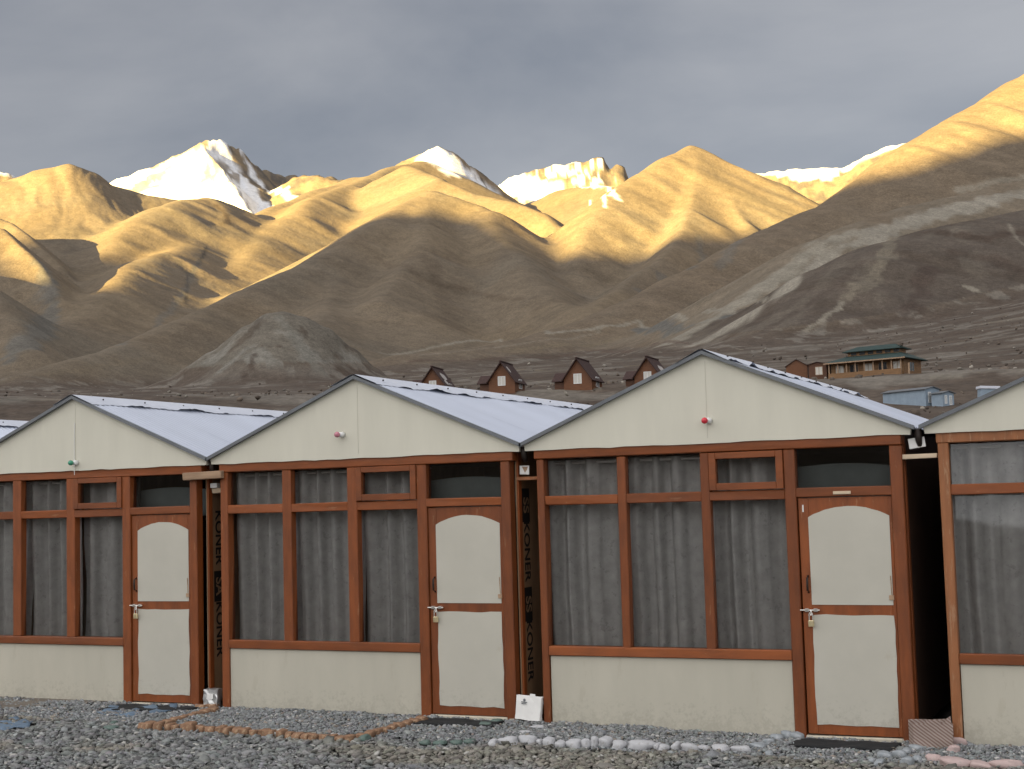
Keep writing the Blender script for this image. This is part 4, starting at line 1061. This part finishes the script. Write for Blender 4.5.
def cabin(px, base_y, r, label, k=1.0, patches=()):
    p = at_range(px, base_y, r)
    v = (p - EYE)[:2]; th = math.atan2(v[1], v[0])
    root = empty('cabin', (p[0], p[1], p[2] - .1), th - math.pi / 2 - R(16)); tag(root, label, 'cabin', 'brown steep roofed cabins on the slope')
    w, e, top, dep = 3.3 * k, 1.75 * k, 4.0 * k, 4.6 * k
    b = MB(); b.prism([(-w / 2, -.6), (w / 2, -.6), (w / 2, e), (0, top - .1), (-w / 2, e)], 0, dep); b.build('wall', M['log'], root)
    MB().box(-w / 2 - .3, w / 2 + .3, -.9, 0, -.7, .06, .02).build('porch', M['log_dark'], root)
    ro = MB(); oh = .28 * k
    for s in (1, -1):
        dz = (top - e) / (w / 2) * oh
        slab(ro, (0, -.45, top), (0, dep + .3, top), (s * (w / 2 + oh), dep + .3, e - dz), (s * (w / 2 + oh), -.45, e - dz), .10)
    ro_ = ro.build('roof', M['shingle'], root)
    MB().box(-.13, .13, -.5, dep + .32, top - .06, top + .10, .02).build('ridge_board', M['shingle'], ro_)
    for (u, v0, v1, hw) in patches:
        mb = MB(); n = 9; pts = [(v0 + (v1 - v0) * (.5 + .5 * math.cos(t)), u + hw * math.sin(t) * random.uniform(.7, 1.1)) for t in np.linspace(0, 2 * math.pi, n, endpoint=False)]
        vs = []
        for yy, uu in pts:
            x = uu * (w / 2 + oh); z = top - (top - e) / (w / 2) * x
            vs.append(mb.bm.verts.new((x + .012, yy, z + .014)))
        mb.bm.faces.new(vs); mb.build('bare_patch', M['patch'], ro_)
    window(root, 0, 0, 1.05 * k, .95 * k, 1.15 * k, 'y')
    window(root, w / 2, dep * .55, .75 * k, 1.3 * k, 1.15 * k, 'x', 'win_dark')
    wg = MB().box(-w / 2 - 1.45 * k, -w / 2 - .002, 1.1 * k, dep - .4, -.6, 1.55 * k, 0).build('side_wing', M['log_dark'], root)
    r2 = MB(); slab(r2, (-w / 2 - 1.75 * k, .8 * k, 1.5 * k), (-w / 2 - .01, .8 * k, 1.5 * k), (-w / 2 - .01, dep * .55, 2.6 * k), (-w / 2 - 1.75 * k, dep * .55, 2.6 * k), .1)
    slab(r2, (-w / 2 - 1.75 * k, dep - .2, 1.5 * k), (-w / 2 - .01, dep - .2, 1.5 * k), (-w / 2 - .01, dep * .55, 2.6 * k), (-w / 2 - 1.75 * k, dep * .55, 2.6 * k), .1)
    r2.build('wing_roof', M['shingle'], wg)
    return root
random.seed(9)
cabin(433, 397, 178, 'brown cabin half hidden behind a white roof, pale patches on its own roof', .98, ((.45, 1.0, 3.2, .22), (.75, .6, 2.0, .15)))
cabin(502, 393.5, 172, 'brown steep roofed cabin, second from the left on the slope', 1.0, ((.35, .3, 1.1, .18),))
cabin(578, 392, 172, 'brown steep roofed cabin with plain dark roof, third from the left', 1.06, ())
cabin(648, 389, 176, 'brown cabin partly hidden by the tall cream gable, pale patch on its roof', 1.03, ((.55, 1.6, 4.2, .24),))

def lodge():
    p = at_range(866, 380, 200); v = (p - EYE)[:2]; th = math.atan2(v[1], v[0])
    root = empty('lodge', (p[0], p[1], p[2] + .25), th - math.pi / 2 - R(24)); tag(root, 'long brown timber lodge with two tiered green roof on the slope', 'lodge')
    L_, Dp, e = 10.6, 6.5, 2.4
    x0, x1 = -L_ / 2, L_ / 2
    MB().box(x0, x1, .5, Dp, -.8, e, 0).build('wall', M['lodge_wall'], root)
    MB().box(x0, x1, -.55, .48, -.9, .0, .02).build('veranda', M['lodge_wall'], root)
    MB().box(x0, x1, -.52, -.42, .0, .95, .01).build('railing', M['lodge_wall'], root)
    for i in range(9):
        x = x0 + .08 + (L_ - .16) * i / 8
        MB().box(x - .08, x + .08, -.42, -.26, 0, e + .05, .01).build('veranda_post', M['plank'], root)
    for i in range(5): window(root, x0 + 1.3 + i * 2.1, .5, .75, 1.3, 1.35, 'y', 'win_dark' if i % 2 else 'win_white', 'plank')
    window(root, x1, 3.2, .7, 1.6, 1.3, 'x', 'win_dark', 'plank')
    r1 = MB(); tz, in_ = e + 1.0, 2.3
    a, b, c_, d = (x0 - .5, -.9, e), (x1 + .8, -.9, e), (x1 + .8, Dp + .5, e), (x0 - .5, Dp + .5, e)
    A, B, C_, D_ = (x0 + 1.6, in_, tz), (x1 - 1.2, in_, tz), (x1 - 1.2, Dp - 1.6, tz), (x0 + 1.6, Dp - 1.6, tz)
    for q in ((a, b, B, A), (b, c_, C_, B), (c_, d, D_, C_), (d, a, A, D_)): slab(r1, *q, .12)
    ro = r1.build('roof', M['green_roof'], root)
    MB().box(x0 - .5, x1 + .8, -.96, -.905, e - .14, e + .02, 0).build('fascia', M['plank'], ro)
    MB().box(x0 + 1.7, x1 - 1.4, in_ + .1, Dp - 1.7, tz - .3, tz + .6, 0).build('clerestory', M['lodge_wall'], root)
    cl = MB()
    for i in range(6): cl.box(x0 + 2.2 + i * 1.25, x0 + 3.0 + i * 1.25, in_ + .05, in_ + .12, tz + .1, tz + .5, 0)
    cl.build('clerestory_windows', M['win_dark'], root)
    r2 = MB(); u = tz + .6
    a, b, c_, d = (x0 + 1.1, in_ - .5, u), (x1 - .8, in_ - .5, u), (x1 - .8, Dp - 1.1, u), (x0 + 1.1, Dp - 1.1, u)
    A, B = (x0 + 2.6, (in_ + Dp - 1.6) / 2, u + .75), (x1 - 2.4, (in_ + Dp - 1.6) / 2, u + .75)
    slab(r2, a, b, B, A, .1); slab(r2, d, c_, B, A, .1)
    n = len(r2.bm.verts); r2.prism([(b[0], b[1]), (c_[0], c_[1]), (B[0], B[1])], u - .06, u + .02, 'z'); r2.prism([(a[0], a[1]), (d[0], d[1]), (A[0], A[1])], u - .06, u + .02, 'z')
    r2.build('upper_roof', M['green_roof'], root)
    MB().box(x1 + .9, x1 + 1.1, -.3, -.1, -.6, 1.6, .02).build('gate_post', M['plank'], root)
lodge()
def shed(px, y, r, w, e, top, dep, yaw, label, mats, cat='shed', wins=(), group=None, name='shed'):
    p = at_range(px, y, r); v = (p - EYE)[:2]; th = math.atan2(v[1], v[0])
    root = empty(name, (p[0], p[1], p[2] - .1), th - math.pi / 2 + R(yaw)); tag(root, label, cat, group)
    b = MB(); b.prism([(-w / 2, -1.2), (w / 2, -1.2), (w / 2, e), (0, top - .06), (-w / 2, e)], 0, dep); b.build('wall', M[mats[0]], root)
    ro = MB(); dz = (top - e) / (w / 2) * .2
    for s in (1, -1): slab(ro, (0, -.2, top), (0, dep + .2, top), (s * (w / 2 + .2), dep + .2, e - dz), (s * (w / 2 + .2), -.2, e - dz), .07)
    ro.build('roof', M[mats[1]], root)
    for (ax, x, yy, z, ww, hh, mt, fr) in wins: window(root, x, yy, z, ww, hh, ax, mt, fr)
    return root
shed(797, 376, 205, 3.0, 1.6, 2.5, 4, -8, 'small brown gabled shed left of the green roofed lodge', ('log', 'shingle'))
shed(818, 378, 203, 2.6, 2.1, 2.4, 3, -20, 'low brown annex with a pale window between shed and lodge', ('log_dark', 'shingle'), 'annex', (('y', .2, 0, .5, 1.1, 1.2, 'win_white', 'plank'),))
# pale blue huts: the long side and one gable end show
def blue_hut(px, y, r, k, ln, label):
    p = at_range(px, y, r); v = (p - EYE)[:2]; th = math.atan2(v[1], v[0])
    root = empty('blue_hut', (p[0], p[1], p[2] + .25), th - math.pi / 2 - R(40)); tag(root, label, 'hut', 'pale blue huts below the lodge')
    # long wall faces the camera, gable end on the right
    w, e, top = 2.6 * k, 2.0 * k, 2.3 * k
    b = MB(); b.prism([(0, -1.2), (w, -1.2), (w, e), (w / 2, top - .05), (0, e)], -ln, 0, 'x'); b.build('wall', M['blue_wall'], root)
    ro = MB(); sl = (top - e) / (w / 2)
    slab(ro, (-ln - .15, w / 2, top), (.18, w / 2, top), (.18, -.2, e - .2 * sl), (-ln - .15, -.2, e - .2 * sl), .06)
    slab(ro, (-ln - .15, w / 2, top), (.18, w / 2, top), (.18, w + .2, e - .2 * sl), (-ln - .15, w + .2, e - .2 * sl), .06)
    ro.build('roof', M['trim'], root)
    window(root, 0, w * .28, .3 * k, .5 * k, 1.3 * k, 'x', 'win_dark'); window(root, 0, w * .70, .1 * k, .55 * k, 1.45 * k, 'x', 'win_dark')
    return root
blue_hut(926, 407.5, 150, .84, 5.6, 'larger pale blue hut below the lodge, long side showing')
blue_hut(943, 408, 149, .66, 1.4, 'smaller pale blue hut just right of the larger blue one')
p = at_range(988, 388, 120)
o = MB().box(-.8, .8, -.6, .6, -.1, .12, .02).build('sheet_roof', M['cap']); o.location = p; o.rotation_euler = (0, .05, .4)
o2 = MB().box(-.7, .7, -.5, .5, -1.2, -.1, .02).build('wall', M['blue_wall'], o)
tag(o, 'small flat white roof just above the rightmost cream gable', 'shelter')

# scattered boulders on the slope
def boulders():
    n = 1700; rs = np.random.default_rng(4)
    a = math.atan2(FW[0], FW[1]) + rs.uniform(R(-21), R(21), n); r = np.exp(rs.uniform(math.log(120), math.log(900), n))
    x = EYE[0] + np.sin(a) * r; y = EYE[1] + np.cos(a) * r
    k = fbm(x / 40, y / 40, 3, 401) + .35 * sstep(-.45, -.1, a) > .12; x, y, r, a = x[k], y[k], r[k], a[k]
    az = np.arctan2(TX[400] - EYE[0], TY[400] - EYE[1]); rr = np.hypot(TX[:, 10] - EYE[0], TY[:, 10] - EYE[1])
    ri = np.clip(np.searchsorted(rr, r), 0, len(rr) - 1); ai = np.clip(np.round((a - az[0]) / (az[1] - az[0])).astype(int), 0, len(az) - 1)
    z = TZ[ri, ai]
    sz = np.minimum(rs.lognormal(math.log(.16), .5, len(x)), .32) * (1 + r / 350)
    g = rs.normal(1, .3, len(x)).clip(.4, 1.7)[:, None]
    c = np.where(rs.random(len(x))[:, None] < .3, np.array([[.21, .19, .16]]), np.array([[.10, .08, .064]])) * g
    o = rubble('boulders', np.stack([x, y, z], -1), sz, c.clip(.02, .6), attr_mat('boulder', .95, 'tint', .2, 2), .7, rs); tag(o, kind='stuff')
boulders()
